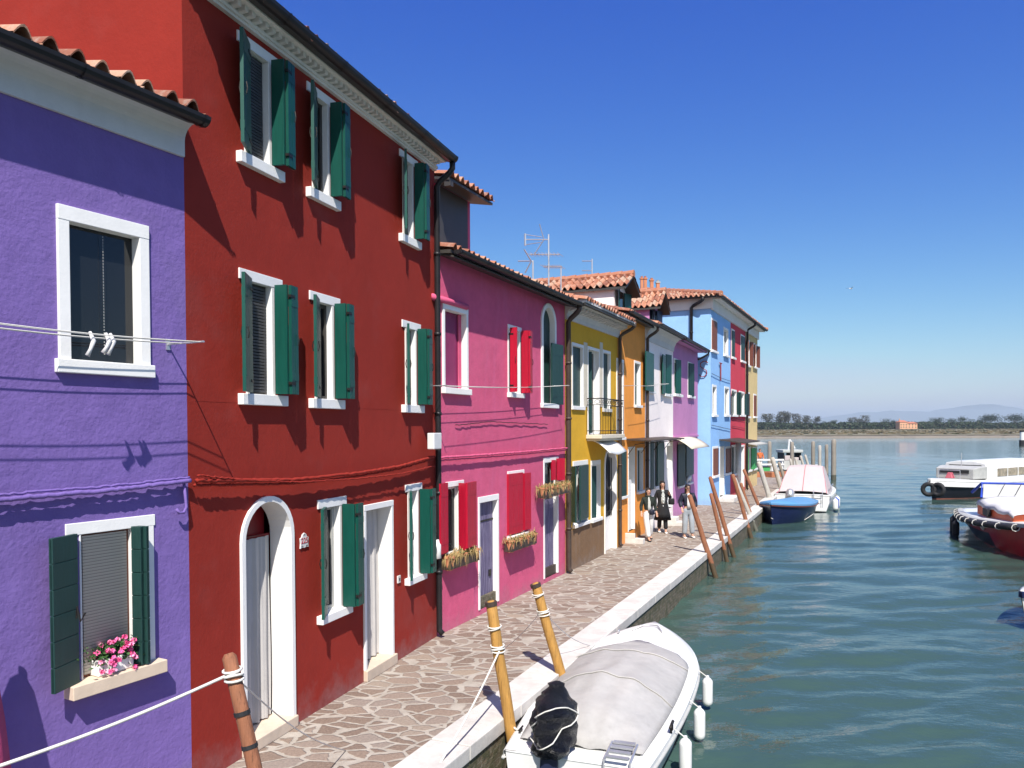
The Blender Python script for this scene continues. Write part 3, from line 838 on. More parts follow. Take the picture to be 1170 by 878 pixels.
def curtain(par, F, u0, u1, o, z0, z1, mat='curtain', folds=6, amp=.025):
    mb = MB(); n = 48; rows = []
    for j in range(6):
        z = z0 + (z1 - z0) * j / 5
        rows.append([F.P(u0 + (u1 - u0) * k / n, o + amp * math.sin(k / n * folds * 6.283 + .4 * math.sin(j)) * (1.1 - .5 * j / 5) + .01 * math.sin(k * 1.7), z) for k in range(n + 1)])
    mb.loft(rows, closed=False, caps=False)
    return mb.build('curtain', mat, par, smooth=True)
d1 = win(hs, F, ARCH, fw=.065, depth=.26, sill=0, fill='', name='doorway', proud=.03)
u0, u1, z0, z1, _ = ARCH
g = MB(); g.fb(F, u0, u1, -.36, -.34, z0, z1); g.build('door_leaf', 'darkred', d1)
g = MB(); r_ = (u1 - u0) / 2; g.fb(F, u0, u1, -.30, -.27, z1 - r_ - .06, z1 - r_ - .0); g.build('transom', 'darkred', d1)
curtain(d1, F, u0 + .03, u1 - .06, -.23, z0 + .02, z1 - r_ - .02, folds=5)
g = MB(); g.fb(F, u0 - .065, u1 + .075, -.40, .055, .0, .13); g.build('doorstep', 'stepstone', d1, bevel=.01)
d2 = win(hs, F, DR, fw=.06, fl=.08, depth=.22, sill=0, fill='', name='doorway', proud=.03)
u0, u1, z0, z1, _ = DR
g = MB(); g.fb(F, u0, u1, -.30, -.27, z0, z1); g.build('door_leaf', 'brownwood', d2)
curtain(d2, F, u0 + .02, u1 - .02, -.19, z0 + .02, z1 - .04, folds=4)
g = MB(); g.fb(F, u0 - .06, u1 + .10, -.38, .06, 0, .15); g.build('doorstep', 'stepstone', d2, bevel=.01)
# number plate
u_, z_ = F.at(346.5, 619)
pl = thing('house_number_plate', 'small white ceramic plate with red number 225 by the arched door', 'number plate', F.P(u_, 0, z_))
g = MB(); w_, h_ = .085, .075
sh = [(-w_, -h_), (-w_ * .5, -h_ * .86), (0, -h_ * 1.0), (w_ * .5, -h_ * .86), (w_, -h_), (w_ * .9, -h_ * .2), (w_, h_ * .6), (w_ * .6, h_ * .75), (w_ * .45, h_ * 1.15), (0, h_ * 1.4), (-w_ * .45, h_ * 1.15), (-w_ * .6, h_ * .75), (-w_, h_ * .6), (-w_ * .9, -h_ * .2)]
g.loft([[F.P(u_ + a, o, z_ + b) for a, b in sh] for o in (.002, .018)]); g.build('plate', 'gel', pl, bevel=.003)
def text_part(txt, size, F, u, z, o, mat, par, name='lettering', depth=.002, Rm=None, loc=None):
    cu = bpy.data.curves.new(name, 'FONT'); cu.body = txt; cu.size = size; cu.extrude = depth; cu.align_x = 'CENTER'; cu.align_y = 'CENTER'
    to = bpy.data.objects.new(name, cu); COL.objects.link(to)
    bpy.context.view_layer.update()
    me = bpy.data.meshes.new_from_object(to.evaluated_get(bpy.context.evaluated_depsgraph_get()))
    bpy.data.objects.remove(to); ob = bpy.data.objects.new(name, me); COL.objects.link(ob); me.materials.clear(); me.materials.append(M[mat])
    if F is not None:
        mt = Matrix((F.d, Vector((0, 0, 1)), F.n)).transposed().to_4x4(); mt.translation = F.P(u, o, z)
    else: mt = Rm.to_4x4(); mt.translation = loc
    me.transform(mt)
    me.transform(Matrix.Translation(-root_loc(par))) if F is not None else None
    ob.parent = par; return ob
M['redink'] = paint('red_glaze', (.35, .02, .03), .4, .05); M['darkink'] = paint('dark_glaze', (.05, .05, .06), .4, .05)
text_part('225', .095, F, u_, z_ + .01, .0195, 'redink', pl)
g = MB()
for a, b in ((-.55, -.72), (.55, -.72), (0, 1.02)):
    g.tube([F.P(u_ + a * w_ - .02, .0185, z_ + b * h_), F.P(u_ + a * w_, .02, z_ + b * h_ + .012), F.P(u_ + a * w_ + .02, .0185, z_ + b * h_)], .003, 5)
g.build('ornament', 'darkink', pl)
u_, z_ = F.at(455, 662)
pl = thing('doorbell', 'small white doorbell plate beside the square red house door', 'doorbell', F.P(u_, 0, z_))
g = MB(); g.fb(F, u_ - .045, u_ + .045, 0, .02, z_ - .055, z_ + .055); g.build('plate', 'gel', pl, bevel=.004)
g = MB(); g.fb(F, u_ - .015, u_ + .02, .02, .026, z_ - .02, z_ + .02); g.build('button', 'darkink', pl)
# cable bundle, joint line, pipe, meter box
p = [F.at(216, 549), F.at(262, 549), F.at(330, 548), F.at(400, 541), F.at(450, 533), F.at(490, 522)]
cable(hs, F, p, .022, 'red', .085); cable(hs, F, [(a, b - .045) for a, b in p], .014, 'red', .06); cable(hs, F, [(a, b + .05 - .04 * i % 2) for i, (a, b) in enumerate(p)], .010, 'red', .10)
g = MB(); a = F.at(222, 459); b = F.at(480, 469); g.fb(F, a[0], b[0], 0, .0015, (a[1] + b[1]) / 2 - .004, (a[1] + b[1]) / 2 + .004); g.build('plaster_joint', 'red', hs)
pipe(hs, F, RL - .06, .07, .06, ztop - .3, elbow=(RL - .02, .33, ztop - .10), r=.048, mat='metal')
g = MB(); a = F.at(486, 495, .08); b = F.at(495, 513, .08); g.fb(F, a[0] - .02, b[0] - .02, .12, .24, b[1], a[1]); mbx = g.build('meter_box', 'gel', hs, bevel=.012)

# ================================================================== PINK HOUSE
F = F_pink; PL = F.L; zt = F.z(501, 291)
P1 = op(F, 507, 353, 531.5, 443); P2 = op(F, 581, 376, 593, 449); P3 = op(F, 619, 354, 632, 461, 1)
u0, zz = F.at(620, 461); u1 = F.u(633, 461); P3 = (u0, u1, zz, F.z(626, 352), 1)
G1 = op(F, 511, 557, 525, 636); G2 = op(F, 581, 544, 597, 613)
D1 = (F.u(548, 650), F.u(568, 650), .10, F.z(548, 575), 0); D2 = (F.u(622, 600), F.u(636.5, 600), .10, F.z(622, 529), 0)
hs = house('low pink house with scarlet shutters and straw-coloured window boxes', F, .01, PL, zt, 'pink', 7, [P1, P2, P3, G1, G2, D1, D2], slope=.24, ridge=3.2)
gable_roof(hs, F, .06, PL, zt, 7, .24, 3.2, over=.34, lift=.12)
mb = MB(); mb.fb(F, .02, PL - .01, 0, .28, zt, zt + .05, zt - .02, zt + .04); mb.build('eave_soffit', 'sash', hs)
gutter(hs, F, .05, PL + .1, .40, zt + .03, .075)
wd = win(hs, F, P1, fw=.07, fl=.10, depth=.13, sill=.10, fill='magblind', proud=.03)
g = MB(); uu = P1[1]; g.fb(F, uu - .10, uu - .0, -.10, -.08, P1[2], P1[3]); g.build('sash', 'pink', wd)
a = F.at(497, 339, .08); b = F.at(536, 347, .08); g = MB(); g.tube([F.P(a[0], .03, a[1]), F.P(b[0], .03, a[1])], .055, 10); g.build('drip_moulding', 'pink', hs, smooth=True)
win(hs, F, P2, fw=.05, fl=.09, depth=.09, sill=.09, sh='bifold', mat='scarlet', lint_r=.05, pw=.15)
wd = win(hs, F, P3, fw=.10, depth=.12, sill=.10, fill='dkgreen', proud=.03)
leaf(wd, F, 630, 643, 392, 462, 'dkgreen', .05, .08, 3)
wd = win(hs, F, G1, fw=.06, fl=.09, depth=.10, sill=.10, sillo=.12, sh=None, mat='scarlet', lint_r=.08, fill='sash')
leaf(wd, F, 502.5, 511, 553, 634, 'scarlet', .12, .10, 2); leaf(wd, F, 524.5, 532, 552, 628, 'scarlet', .05, .2, 1); leaf(wd, F, 533, 543.5, 552, 627, 'scarlet', .22, .17, 2)
wd = win(hs, F, G2, fw=.06, fl=.09, depth=.24, sill=.10, sillo=.10, fill='sash')
leaf(wd, F, 580, 597, 542, 612, 'scarlet', .02, .05, 3); leaf(wd, F, 598.5, 606, 541, 606, 'scarlet', .07, .10, 2)
for i, o in enumerate((D1, D2)):
    d = win(hs, F, o, fw=.06, fl=.11, depth=.12, sill=0, fill='', name='doorway', proud=.02)
    u0, u1, z0, z1, _ = o
    zc = z1 - (.02 if i == 0 else .85)
    g = MB(); n = 5
    for k in range(n): g.fb(F, u0 + (u1 - u0) * k / n + .004, u0 + (u1 - u0) * (k + 1) / n - .004, -.12, -.09, z0 + .12, zc)
    g.fb(F, u0, u1, -.13, -.105, z0 + .1, zc); lf_ = g.build('door_leaf', 'olddoor', d)
    if i == 0:
        g = MB(); g.fb(F, u1 - .20, u1 - .11, -.09, -.07, .62, .74); g.build('lock', 'iron', lf_)
        g = MB(); g.fb(F, u0, u1, -.09, -.08, z1 - .38, z1 - .35); g.build('hinge', 'iron', lf_)
    else:
        g = MB(); g.fb(F, u0, u1, -.13, -.11, zc, z1); g.build('transom_pane', 'glass', d)
        leaf(d, F, 636, 645, 524, 549, 'scarlet', .05, .16, 2); leaf(d, F, 630, 634.5, 526, 549, 'scarlet', .02, .06, 1)
    g = MB(); g.fb(F, u0, u1, -.14, -.03, -.02, .30); g.build('threshold', 'rust' if i else 'quaywall', d)
p = [F.at(498, 523), F.at(530, 521), F.at(560, 519), F.at(600, 516), F.at(645, 512)]
cable(hs, F, p, .022, 'pink', .08); cable(hs, F, [(a, b - .05) for a, b in p], .014, 'pink', .06)
pipe(hs, F, PL - .02, .10, .04, zt - .2, elbow=(PL, .36, zt - .02), r=.06, mat='rust')
# dormer on the pink roof
def fb_set(F, back): 
    q = Fac(F.P(0, -back, 0), F.P(F.L, -back, 0)); return q
Fd = fb_set(F, 1.1); ud0 = Fd.u(498, 240); ud1 = Fd.u(537, 240); zd1 = Fd.z(537, 238) + .12; zd0 = zt + .1
dm = MB(); wall_grid(dm, Fd, ud0, ud1, zd0, zd1, [(ud0 + .12, ud1 - .22, zd0 + .25, zd1 - .12)])
for u in (ud0, ud1): dm.quad(Fd.P(u, 0, zd0), Fd.P(u, -2, zd0 + .4), Fd.P(u, -2, zd1), Fd.P(u, 0, zd1))
dmo = dm.build('dormer', 'pink', hs)
g = MB(); g.fb(Fd, ud0 + .03, ud1 - .14, .003, .02, zd0, zd1 - .02); g.build('dormer_front', 'sash', dmo)  # dark sheet over the pink wall, the eave's shade put into its colour
g = MB(); u = ud0 + .12; w_ = (ud1 - .22 - u) / 3
for k in range(3): g.fb(Fd, u + w_ * k + .01, u + w_ * (k + 1) - .01, -.06, -.03, zd0 + .25, zd1 - .12)
g.build('dormer_shutter', 'enginecase', dmo)
g = MB(); V = Fd.n * -1 + Vector((0, 0, .22)); tile_field(g, Fd.P(ud0 - .25, .45, zd1 + .02), Fd.d, V, ud1 - ud0 + .5, 2.6); g.build('dormer_roof', 'tile', dmo, fixn=False)
g = MB(); g.fb(Fd, ud0 - .22, ud1 + .22, -2, .42, zd1 + .40, zd1 + .45, zd1 - .06, zd1 - .01); g.fb(Fd, ud0 - .2, ud0 - .08, .3, .43, zd1 - .16, zd1 - .061)
g.build('dormer_eave', 'sash', dmo)
clothesline(F, ((498, 441), (641, 441)), (.18, .24, .40), 'two armed laundry line with white wires across the pink wall')
cable(hs, F, [F.at(519, 486), F.at(560, 482), F.at(624, 485)], .008, 'metal', .03, 'wire_or_shadow')  # dark strand drawn in as the laundry line's shadow on the pink wall
def planter(F, pxl, pxr, py, label, grp='window boxes on the pink house', hang=.10, off=.12, pots=True):
    u0, zc = F.at(pxl, py, off); u1 = F.u(pxr, py, off)
    t = thing('window_box', label, 'window box', F.P((u0 + u1) / 2, off, zc), 0, grp)
    g = MB(); g.fb(F, u0 + .03, u1 - .03, off - .07, off + .10, zc - .16, zc, zc - .15, zc); g.build('tray', 'rust', t)
    if pots:
        n = max(2, int((u1 - u0) / .28))
        for k in range(n):
            uc = u0 + .1 + (u1 - u0 - .2) * k / max(1, n - 1); p_ = MB()
            p_.loft([[F.P(uc + math.cos(a * .628) * r_, off + .03 + math.sin(a * .628) * r_, z) for a in range(10)] for z, r_ in ((zc - .17, .065), (zc + .03, .09), (zc + .03, .10), (zc + .06, .10))])
            p_.build('pot', 'terracotta', t)
    g = MB(); random.seed(int(pxl))
    for k in range(620):
        uu = random.uniform(u0, u1); oo = off + random.uniform(-.1, .12); base = F.P(uu, oo, zc + random.uniform(0, .06))
        le = random.uniform(.04, .15) * (1.3 if noise.noise(Vector((uu * 6, 0, 1))) > 0 else .7); d = Vector((random.gauss(0, .6), random.gauss(-.3, .6), random.gauss(.25, .6))).normalized()
        mid = base + d * le * .6 + Vector((0, 0, .02)); tip = mid + d * le * .3 + Vector((0, 0, -random.uniform(0, hang) - .03))
        s = d.cross(Vector((0, 0, 1))).normalized() * .007
        g.add([base - s, base + s, mid + s * .8, mid - s * .8, tip], [(0, 1, 2, 3), (3, 2, 4)], random.random())
    g.build('dry_plants', 'drygrass', t, fixn=False)
    g = MB()
    for k in range(50):
        petal_or_leaf(g, F.P(random.uniform(u0, u1), off + random.uniform(0, .12), zc + random.uniform(.02, .12)), .04, Vector((random.uniform(-1, 1), random.uniform(-1, 1), 1)).normalized())
    g.build('leaves', 'leaf', t, fixn=False)
    return t
planter(F, 508, 543, 641, 'straw-coloured plants in a box under the first scarlet-shuttered window', hang=.2)
planter(F, 579, 609, 622, 'dry plants in a terracotta box under the closed scarlet shutter', hang=.08)
planter(F, 617, 647, 561, 'bushy dry plants hanging over the far weathered purple door', hang=.2, off=.18)
random.seed(11)
u_, z_ = F.at(499.5, 628, .12)
t = thing('wall_lantern', 'milky white wall lamp at the edge of the pink house', 'lamp', F.P(u_, .12, z_))
g = MB(); g.loft([[F.P(u_ + math.cos(a * .628) * r_, .12 + math.sin(a * .628) * r_, z_ + z) for a in range(10)] for z, r_ in ((-.15, .05), (-.14, .065), (.08, .065), (.10, .045), (.16, .03))]); g.build('shade', 'lantern', t, smooth=True)
g = MB(); g.tube([F.P(u_, 0, z_ + .1), F.P(u_, .12, z_ + .17)], .012, 6); g.build('bracket', 'iron', t)

# ================================================================== YELLOW HOUSE
F = F_yel; YL = F.L; zt = F.z(652, 367)
W1 = op(F, 654, 395, 665.5, 464); W2 = (F.u(672, 440), F.u(684, 440), F.z(671, 497), F.z(671, 399), 0); W3 = op(F, 689, 403, 696.5, 467)
GA = op(F, 655, 533, 670.5, 600); GB_ = op(F, 675.5, 532, 685, 594)
DD = (F.u(691, 560), F.u(703, 560), .0, F.z(691, 513), 1)
ztop = zt + .45
hs = house('mustard yellow house with iron balcony and brown plinth', F, 0, YL - .02, ztop, 'yellow', 7, [W1, W2, W3, GA, GB_, DD], slope=.24, ridge=3.2)
mb = MB(); prof = [(0, zt), (.05, zt), (.05, zt + .10)] + [(.05 + .42 * (1 - math.cos(k * math.pi / 8)), zt + .10 + .26 * math.sin(k * math.pi / 8)) for k in range(1, 5)] + [(.52, zt + .36), (.52, ztop - .02), (0, ztop - .02)]
mb.loft([[F.P(u, o, z) for o, z in prof] for u in (.02, YL + .02)])
for i in range(18):
    u = .08 + (YL - .2) * i / 17; mb.fb(F, u, u + .07, .05, .30, zt + .18, zt + .30, zt + .25, zt + .30)
mb.build('cornice', 'greyplaster', hs)
gable_roof(hs, F, .02, YL, ztop - .02, 7, .24, 3.2, over=.55, lift=.10)
for o in (W1, W3): win(hs, F, o, fw=.06, fl=.08, depth=.08, sill=.09, sillo=.05, fill='dkgreen')
db = win(hs, F, W2, fw=.06, fl=.08, depth=.16, sill=0, fill='sash', name='balcony_door')
leaf(db, F, 672, 676, 402, 495, 'dkgreen', -.10, -.03, 1)
def pilaster(F, l, r, t, b): 
    a = F.at(l, t); c = F.at(r, t); z0 = F.z(l, b); g = MB(); g.fb(F, a[0], c[0], 0, .010, z0, a[1]); return g
for l, r in ((647.9, 652.4), (666.8, 670.8), (685.2, 688.4)): pilaster(F, l, r, 391, 465).build('stone_band', 'stonepale', hs)
for i, o in enumerate((GA, GB_)):
    wd = win(hs, F, o, fw=.05, fl=.12, depth=.12, sill=.08, fill='sash')
    if i == 0: leaf(wd, F, 653.5, 658, 533, 597, 'dkgreen', .02, .16, 2); leaf(wd, F, 662.5, 672, 533, 596, 'dkgreen', .16, .06, 3)
    else: leaf(wd, F, 675.5, 681, 533, 592, 'dkgreen', -.09, -.02, 1)
a = F.at(649, 604); b = F.at(689.5, 591)
g = MB(); g.fb(F, .01, b[0], 0, .02, 0, min(GA[2], GB_[2]) - .09); g.build('plinth', 'brown', hs)
dd = win(hs, F, DD, fw=.07, depth=.22, sill=0, fill='', name='doorway', proud=.03)
u0, u1, z0, z1, _ = DD
g = MB(); g.fb(F, u0, u1, -.2, -.17, z0, z1); dl = g.build('door_leaf', 'enginecase', dd)
g = MB(); g.fb(F, u0 + .02, u1 - .02, -.17, -.13, z0, z0 + .95); g.build('lower_panel', 'white', dl)
g = MB()
for k in range(7): u = u0 + .04 + (u1 - u0 - .08) * k / 6; g.tube([F.P(u, -.1, z0 + .95), F.P(u, -.1, z1 - .25)], .012, 5)
for z in (z0 + 1.1, z0 + 1.7): g.tube([F.P(u0, -.1, z), F.P(u1, -.1, z)], .014, 5)
g.build('grille', 'iron', dl)
# curved canopy over the yellow door
a = F.at(671, 508); b = F.at(692, 512); g = MB(); rows = []
for j in range(7):
    t_ = j / 6; rows.append([F.P(a[0] + (b[0] - a[0]) * k / 8, .60 * t_, a[1] + .1 - .34 * t_ * t_ + .03 * math.cos(k * math.pi / 4)) for k in range(9)])
g.loft(rows, closed=False, caps=False); g.build('door_canopy', 'gel', hs, smooth=True, solid=.02)
# balcony
bo = .42; bz = F.z(671, 497); bu0 = F.u(669.5, 497); bu1 = F.u(714, 496, bo)
g = MB(); g.fb(F, bu0, bu1, 0.0, bo, bz - .10, bz); g.fb(F, bu0 + .05, bu1 - .05, 0, bo - .06, bz - .16, bz - .1); bl = g.build('balcony', 'stonepale', hs, bevel=.01)
g = MB(); rz = bz + .92
cr = [(bu0 + .03, .02), (bu0 + .03, bo - .04), (bu1 - .03, bo - .04), (bu1 - .03, .02)]
for z, r_ in ((rz, .016), (rz - .16, .009), (bz + .10, .011)): g.tube([F.P(u, o, z) for u, o in cr], r_, 6)
for (ua, oa), (ub, ob) in zip(cr, cr[1:]):
    n = max(2, int(math.hypot(ub - ua, ob - oa) / .13))
    for k in range(n + 1):
        t_ = k / n; u = ua + (ub - ua) * t_; o_ = oa + (ob - oa) * t_
        g.tube([F.P(u, o_, bz), F.P(u, o_, rz - .16)], .0065, 4)
        if k < n:
            um = u + (ub - ua) / n / 2; om = o_ + (ob - oa) / n / 2; dx = (ub - ua) / n * .38; dy = (ob - oa) / n * .38
            g.tube([F.P(um + dx * math.cos(q * .7), om + dy * math.cos(q * .7), rz - .08 + .05 * math.sin(q * .7)) for q in range(10)], .006, 4)
g.build('railing', 'iron', bl)
pipe(hs, F, YL - .04, .08, .05, zt - .1, elbow=(YL - .02, .50, zt + .40), r=.05, mat='rust')

# ================================================================== ORANGE / PALE PINK / LILAC on one line
F = F_orl; uO = F.u(737, 560); uP = F.u(769, 500); uL = F.L
zt = F.z(716, 363)
T1 = op(F, 705, 413, 711.5, 500); T2 = op(F, 725, 415, 731, 463)
B1 = (F.u(708, 560), F.u(714.5, 560), F.z(708, 568), F.z(708, 520), 0); B2 = op(F, 728, 515, 734, 562)
DO = (F.u(718, 560), F.u(724.5, 560), .30, F.z(718, 514), 0)
hs = house('bright orange house with green shutters and flat brown canopy', F, 0, uO, zt, 'orange', 7, [T1, T2, B1, B2, DO], slope=.24, ridge=3.2)
gable_roof(hs, F, 0, uO, zt, 7, .24, 3.2, over=.34, lift=.10)
gutter(hs, F, 0, uO + .15, .40, zt + .04, .075)
mb = MB(); mb.fb(F, .02, uO - .01, 0, .3, zt, zt + .04, zt - .04, zt); mb.build('eave_soffit', 'sash', hs)
win(hs, F, T1, fw=.08, fl=.09, depth=.10, sill=.08, fill='sash'); win(hs, F, T2, fw=.07, fl=.08, depth=.12, sill=.08, fill='dkgreen')
wd = win(hs, F, B1, fw=.04, fl=.10, depth=.12, sill=.08, fill='sash'); leaf(wd, F, 706.3, 715.5, 516, 569, 'dkgreen', .02, .06, 4)
wd = win(hs, F, B2, fw=.05, fl=.08, depth=.12, sill=.08, fill='dkgreen')
d = win(hs, F, DO, fw=.06, fl=.08, depth=.20, sill=0, fill='', name='doorway')
u0, u1, z0, z1, _ = DO
g = MB(); g.fb(F, u0, u1, -.24, -.2, z0, z1); g.build('door_leaf', 'stonepale', d)
g = MB(); g.fb(F, u0, u1, -.10, -.07, z0, z0 + (z1 - z0) * .62); g.build('half_door', 'white', d)
g = MB(); sa = F.u(714, 600); sb = F.u(737, 612, .55)
g.fb(F, sa, sb, .001, .55, 0, .16); g.fb(F, sa, sb - .15, .001, .30, .16, .31); g.build('doorstep', 'istria', d, bevel=.01)
a = F.at(715.5, 502.5); b = F.at(758, 500); g = MB(); g.fb(F, a[0], b[0], .01, .75, a[1] - .02, a[1] + .03, a[1] - .06, a[1] - .02)
for k in range(4):
    u = a[0] + .1 + (b[0] - a[0] - .2) * k / 3; g.tube([F.P(u, .03, a[1] - .45), F.P(u, .25, a[1] - .15), F.P(u, .65, a[1] - .08)], .012, 5)
g.build('canopy', 'rust', hs)
pipe(hs, F, uO + .02, .08, .05, zt - .1, elbow=(uO + .10, .40, zt - .02), r=.05, mat='rust')
t, *_ = clothesline(F, ((720, 441), (757, 439)), (.25, .45), 'short laundry line between the orange and pale pink houses')

# pale pink
zt2 = F.z(739, 390)
A1 = op(F, 739, 402, 746, 446); A2 = op(F, 758, 407, 766, 450)
DP = (F.u(761.5, 560), F.u(767.5, 560), .45, F.z(761.5, 510), 0)
GP = (F.u(747.5, 560), F.u(751.5, 560), F.z(748, 556), F.z(748, 506), 0)
zr2 = zt2 + .55
hs = house('pale pink house with teal shutters and white entrance steps', F, uO, uP, zr2, 'palepink', 7, [A1, A2, DP, GP], slope=.24, ridge=3.2)
def cove(root, F, u0, u1, z0, h, dpt, mat):
    mb = MB(); prof = [(0, z0), (.03, z0)] + [(.03 + dpt * (1 - math.cos(k * math.pi / 8)), z0 + h * math.sin(k * math.pi / 8)) for k in range(1, 5)] + [(dpt + .03, z0 + h + .04), (0, z0 + h + .04)]
    mb.loft([[F.P(u, o, z) for o, z in prof] for u in (u0, u1)]); return mb.build('cornice', mat, root)
cove(hs, F, uO + .03, uP - .01, zt2 + .02, .46, .36, 'greyplaster')
gable_roof(hs, F, uO, uP, zr2, 7, .24, 3.2, over=.42, lift=.06); gutter(hs, F, uO + .25, uP, .47, zr2 - .0, .07)
for o in (A1, A2):
    wd = win(hs, F, o, fw=.05, fl=.06, depth=.08, sill=.09, sillo=.10, fill='sash')
leaf(wd, F, 757, 760.5, 405, 450, 'green', .10, .05, 1); leaf(wd, F, 761, 767, 405, 450, 'green', .03, .12, 2)
leaf(wd, F, 737.6, 746.8, 401, 446, 'green', .14, .10, 3)
win(hs, F, GP, fw=.05, fl=.08, depth=.2, sill=.08, fill='dkgreen')
d = win(hs, F, DP, fw=.07, fl=.12, depth=.24, sill=0, fill='', name='doorway')
u0, u1, z0, z1, _ = DP
g = MB(); g.fb(F, u0, u1, -.22, -.18, z0, z1); g.build('door_leaf', 'stonepale', d)
g = MB(); g.fb(F, u0, u1, -.12, -.09, z0, z0 + 1.5); g.build('half_door', 'white', d)
g = MB(); sa = F.u(757, 590); sb = F.u(781, 590, .85)
for k in range(3): g.fb(F, sa, sb, .001, .85 - .26 * k, .15 * k, .15 * k + .15)
g.build('doorstep', 'istria', d, bevel=.01)
leaf(d, F, 751, 758.5, 505, 556, 'green', .05, .05, 3); leaf(d, F, 743.5, 747, 505, 560, 'dkgreen', .04, .04, 1)
g = MB(); a = F.at(740.5, 505, .06); g.tube([F.P(a[0], .06, 0), F.P(a[0], .06, a[1])], .07, 8); g.build('white_downpipe', 'white', hs)
# lilac
V1 = op(F, 770, 411, 777.5, 450); V2 = op(F, 786, 415, 792, 452)
VG = (F.u(775, 540), F.u(790, 540), F.z(775, 556), F.z(775, 508), 0)
hs = house('narrow lilac house with dark green shutters', F, uP, uL, zr2 - .12, 'lilac', 7, [V1, V2, VG], slope=.24, ridge=3.2)
gable_roof(hs, F, uP, uL, zr2 - .06, 7, .24, 3.2, over=.42, lift=.06); gutter(hs, F, uP, uL + .12, .47, zr2 - .02, .07)
mb = MB(); mb.fb(F, uP, uL - .01, 0, .42, zr2 - .12, zr2 - .08, zr2 - .14, zr2 - .1); mb.build('eave_soffit', 'lilac', hs)
for o, (p0, p1) in ((V1, (772, 778)), (V2, (787, 793))):
    wd = win(hs, F, o, fw=.06, fl=.06, depth=.2, sill=.10, sillo=.10, fill='sash'); leaf(wd, F, p0, p1, o and 411 if p0 < 780 else 415, 450 if p0 < 780 else 453, 'green' if p0 < 780 else 'dkgreen', .02, .14, 2)
wd = win(hs, F, VG, fw=.05, fl=.08, depth=.2, sill=.08, fill='sash')
leaf(wd, F, 774.5, 782.5, 508, 556, 'dkgreen', .04, .12, 3); leaf(wd, F, 784, 792.5, 503, 545, 'dkgreen', .14, .10, 3)
mb = MB(); mb.fb(F, uP, uL - .05, 0, .06, F.z(780, 500) , F.z(780, 500) + .08); mb.build('string_course', 'lilac', hs)
a = F.at(764, 503); b = F.at(787, 508); g = MB(); rows = []
for j in range(7):
    t_ = j / 6; rows.append([F.P(a[0] + (b[0] - a[0]) * k / 4, .85 * t_, a[1] + .08 - .40 * t_ * t_) for k in range(5)])
g.loft(rows, closed=False, caps=False); g.build('door_canopy', 'stonepale', hs, smooth=True, solid=.02)
a = F.at(787, 549, .06); g = MB(); g.tube([F.P(a[0] - .32, .03, a[1] - .1), F.P(a[0] - .25, .05, a[1] + .05), F.P(a[0], .06, a[1] + .14), F.P(a[0] + .25, .05, a[1] + .05), F.P(a[0] + .32, .03, a[1] - .1)], [.03, .07, .1, .07, .03], 8)
tag(g.build('letter_hood', 'gel', hs, smooth=True))
g = MB(); g.tube([F.P(uL + .02, .47, zr2 - .08), F.P(uL, .45, zr2 - .2), F.P(uL - .04, .2, zr2 - .34), F.P(uL - .08, .02, zr2 - .42)], .045, 8); g.build('overflow_pipe', 'rust', hs, smooth=True)

# ================================================================== BLUE / ROSE / CREAM
F = F_blu; BL = F.L; zt = F.z(811, 353); uR = F.u(834.5, 500); uC = F.u(851.5, 500)
zr = zt + .55; e3 = []
def fx(l, t, r, b): return op(F, l, t, r, b)
blu = [fx(813, 366, 818.5, 400), fx(827, 376, 831.5, 405), fx(814, 442, 818, 474), fx(828, 444, 832.5, 474), fx(814.5, 513, 820, 544), fx(829, 513, 834, 541), (F.u(822.5, 530), F.u(827, 530), .2, F.z(822.5, 513), 0)]
ros = [fx(836, 378, 838.8, 408), fx(846.5, 384, 850.3, 412), fx(836, 447, 841, 474), fx(844.5, 449, 850, 474), fx(836, 511, 840, 542), (F.u(846, 530), F.u(850, 530), .2, F.z(846, 511), 0)]
crm = [fx(853, 389, 856, 417), fx(861, 394, 863.8, 419), fx(853, 450, 856, 476), fx(861, 452, 863.6, 476), fx(853.5, 513, 857.5, 538), fx(860, 513, 864, 536)]
hb = house('light blue three storey house with hipped roof and red S wall anchor', F, 0, uR, zr, 'blue', 8.5, blu, slope=0, ridge=3.5)
hr = house('rose red three storey house beside the light blue one', F, uR, uC, zr, 'rose', 8.5, ros, slope=0, ridge=3.5)
hc = house('cream yellow house at the far end of the terrace', F, uC, BL, zr, 'cream', 8.5, crm, slope=0, ridge=3.5)
for h_, a, b in ((hb, 0, uR), (hr, uR, uC), (hc, uC, BL)):
    g = MB(); g.fb(F, a + .002, b - .002, 0, .10, zt, zr - .02, zt, zr - .02); g.fb(F, a + .002, b - .002, .101, .42, zr - .10, zr - .03, zr - .12, zr - .05)
    g.build('cornice', 'whitewall', h_); gutter(h_, F, a - (.3 if a == 0 else 0), b, .52, zr - .02, .07)
# side face (towards the camera) cornice, gutter and pipe
Fs = Fac(F.P(0, -8.5, 0), F.P(0, 0, 0))
g = MB(); g.fb(Fs, 0, 8.5 + .1, .002, .10, zt + .05, zr - .03); g.build('cornice', 'whitewall', hb); gutter(hb, Fs, 0, 8.8, .40, zr - .02, .07)
Lp = Fs.u(790, 370, .1); pipe(hb, Fs, Lp, .12, 4, zr - .4, elbow=(Fs.u(803, 350, .4), .4, zr - .05), r=.07, mat='metal')
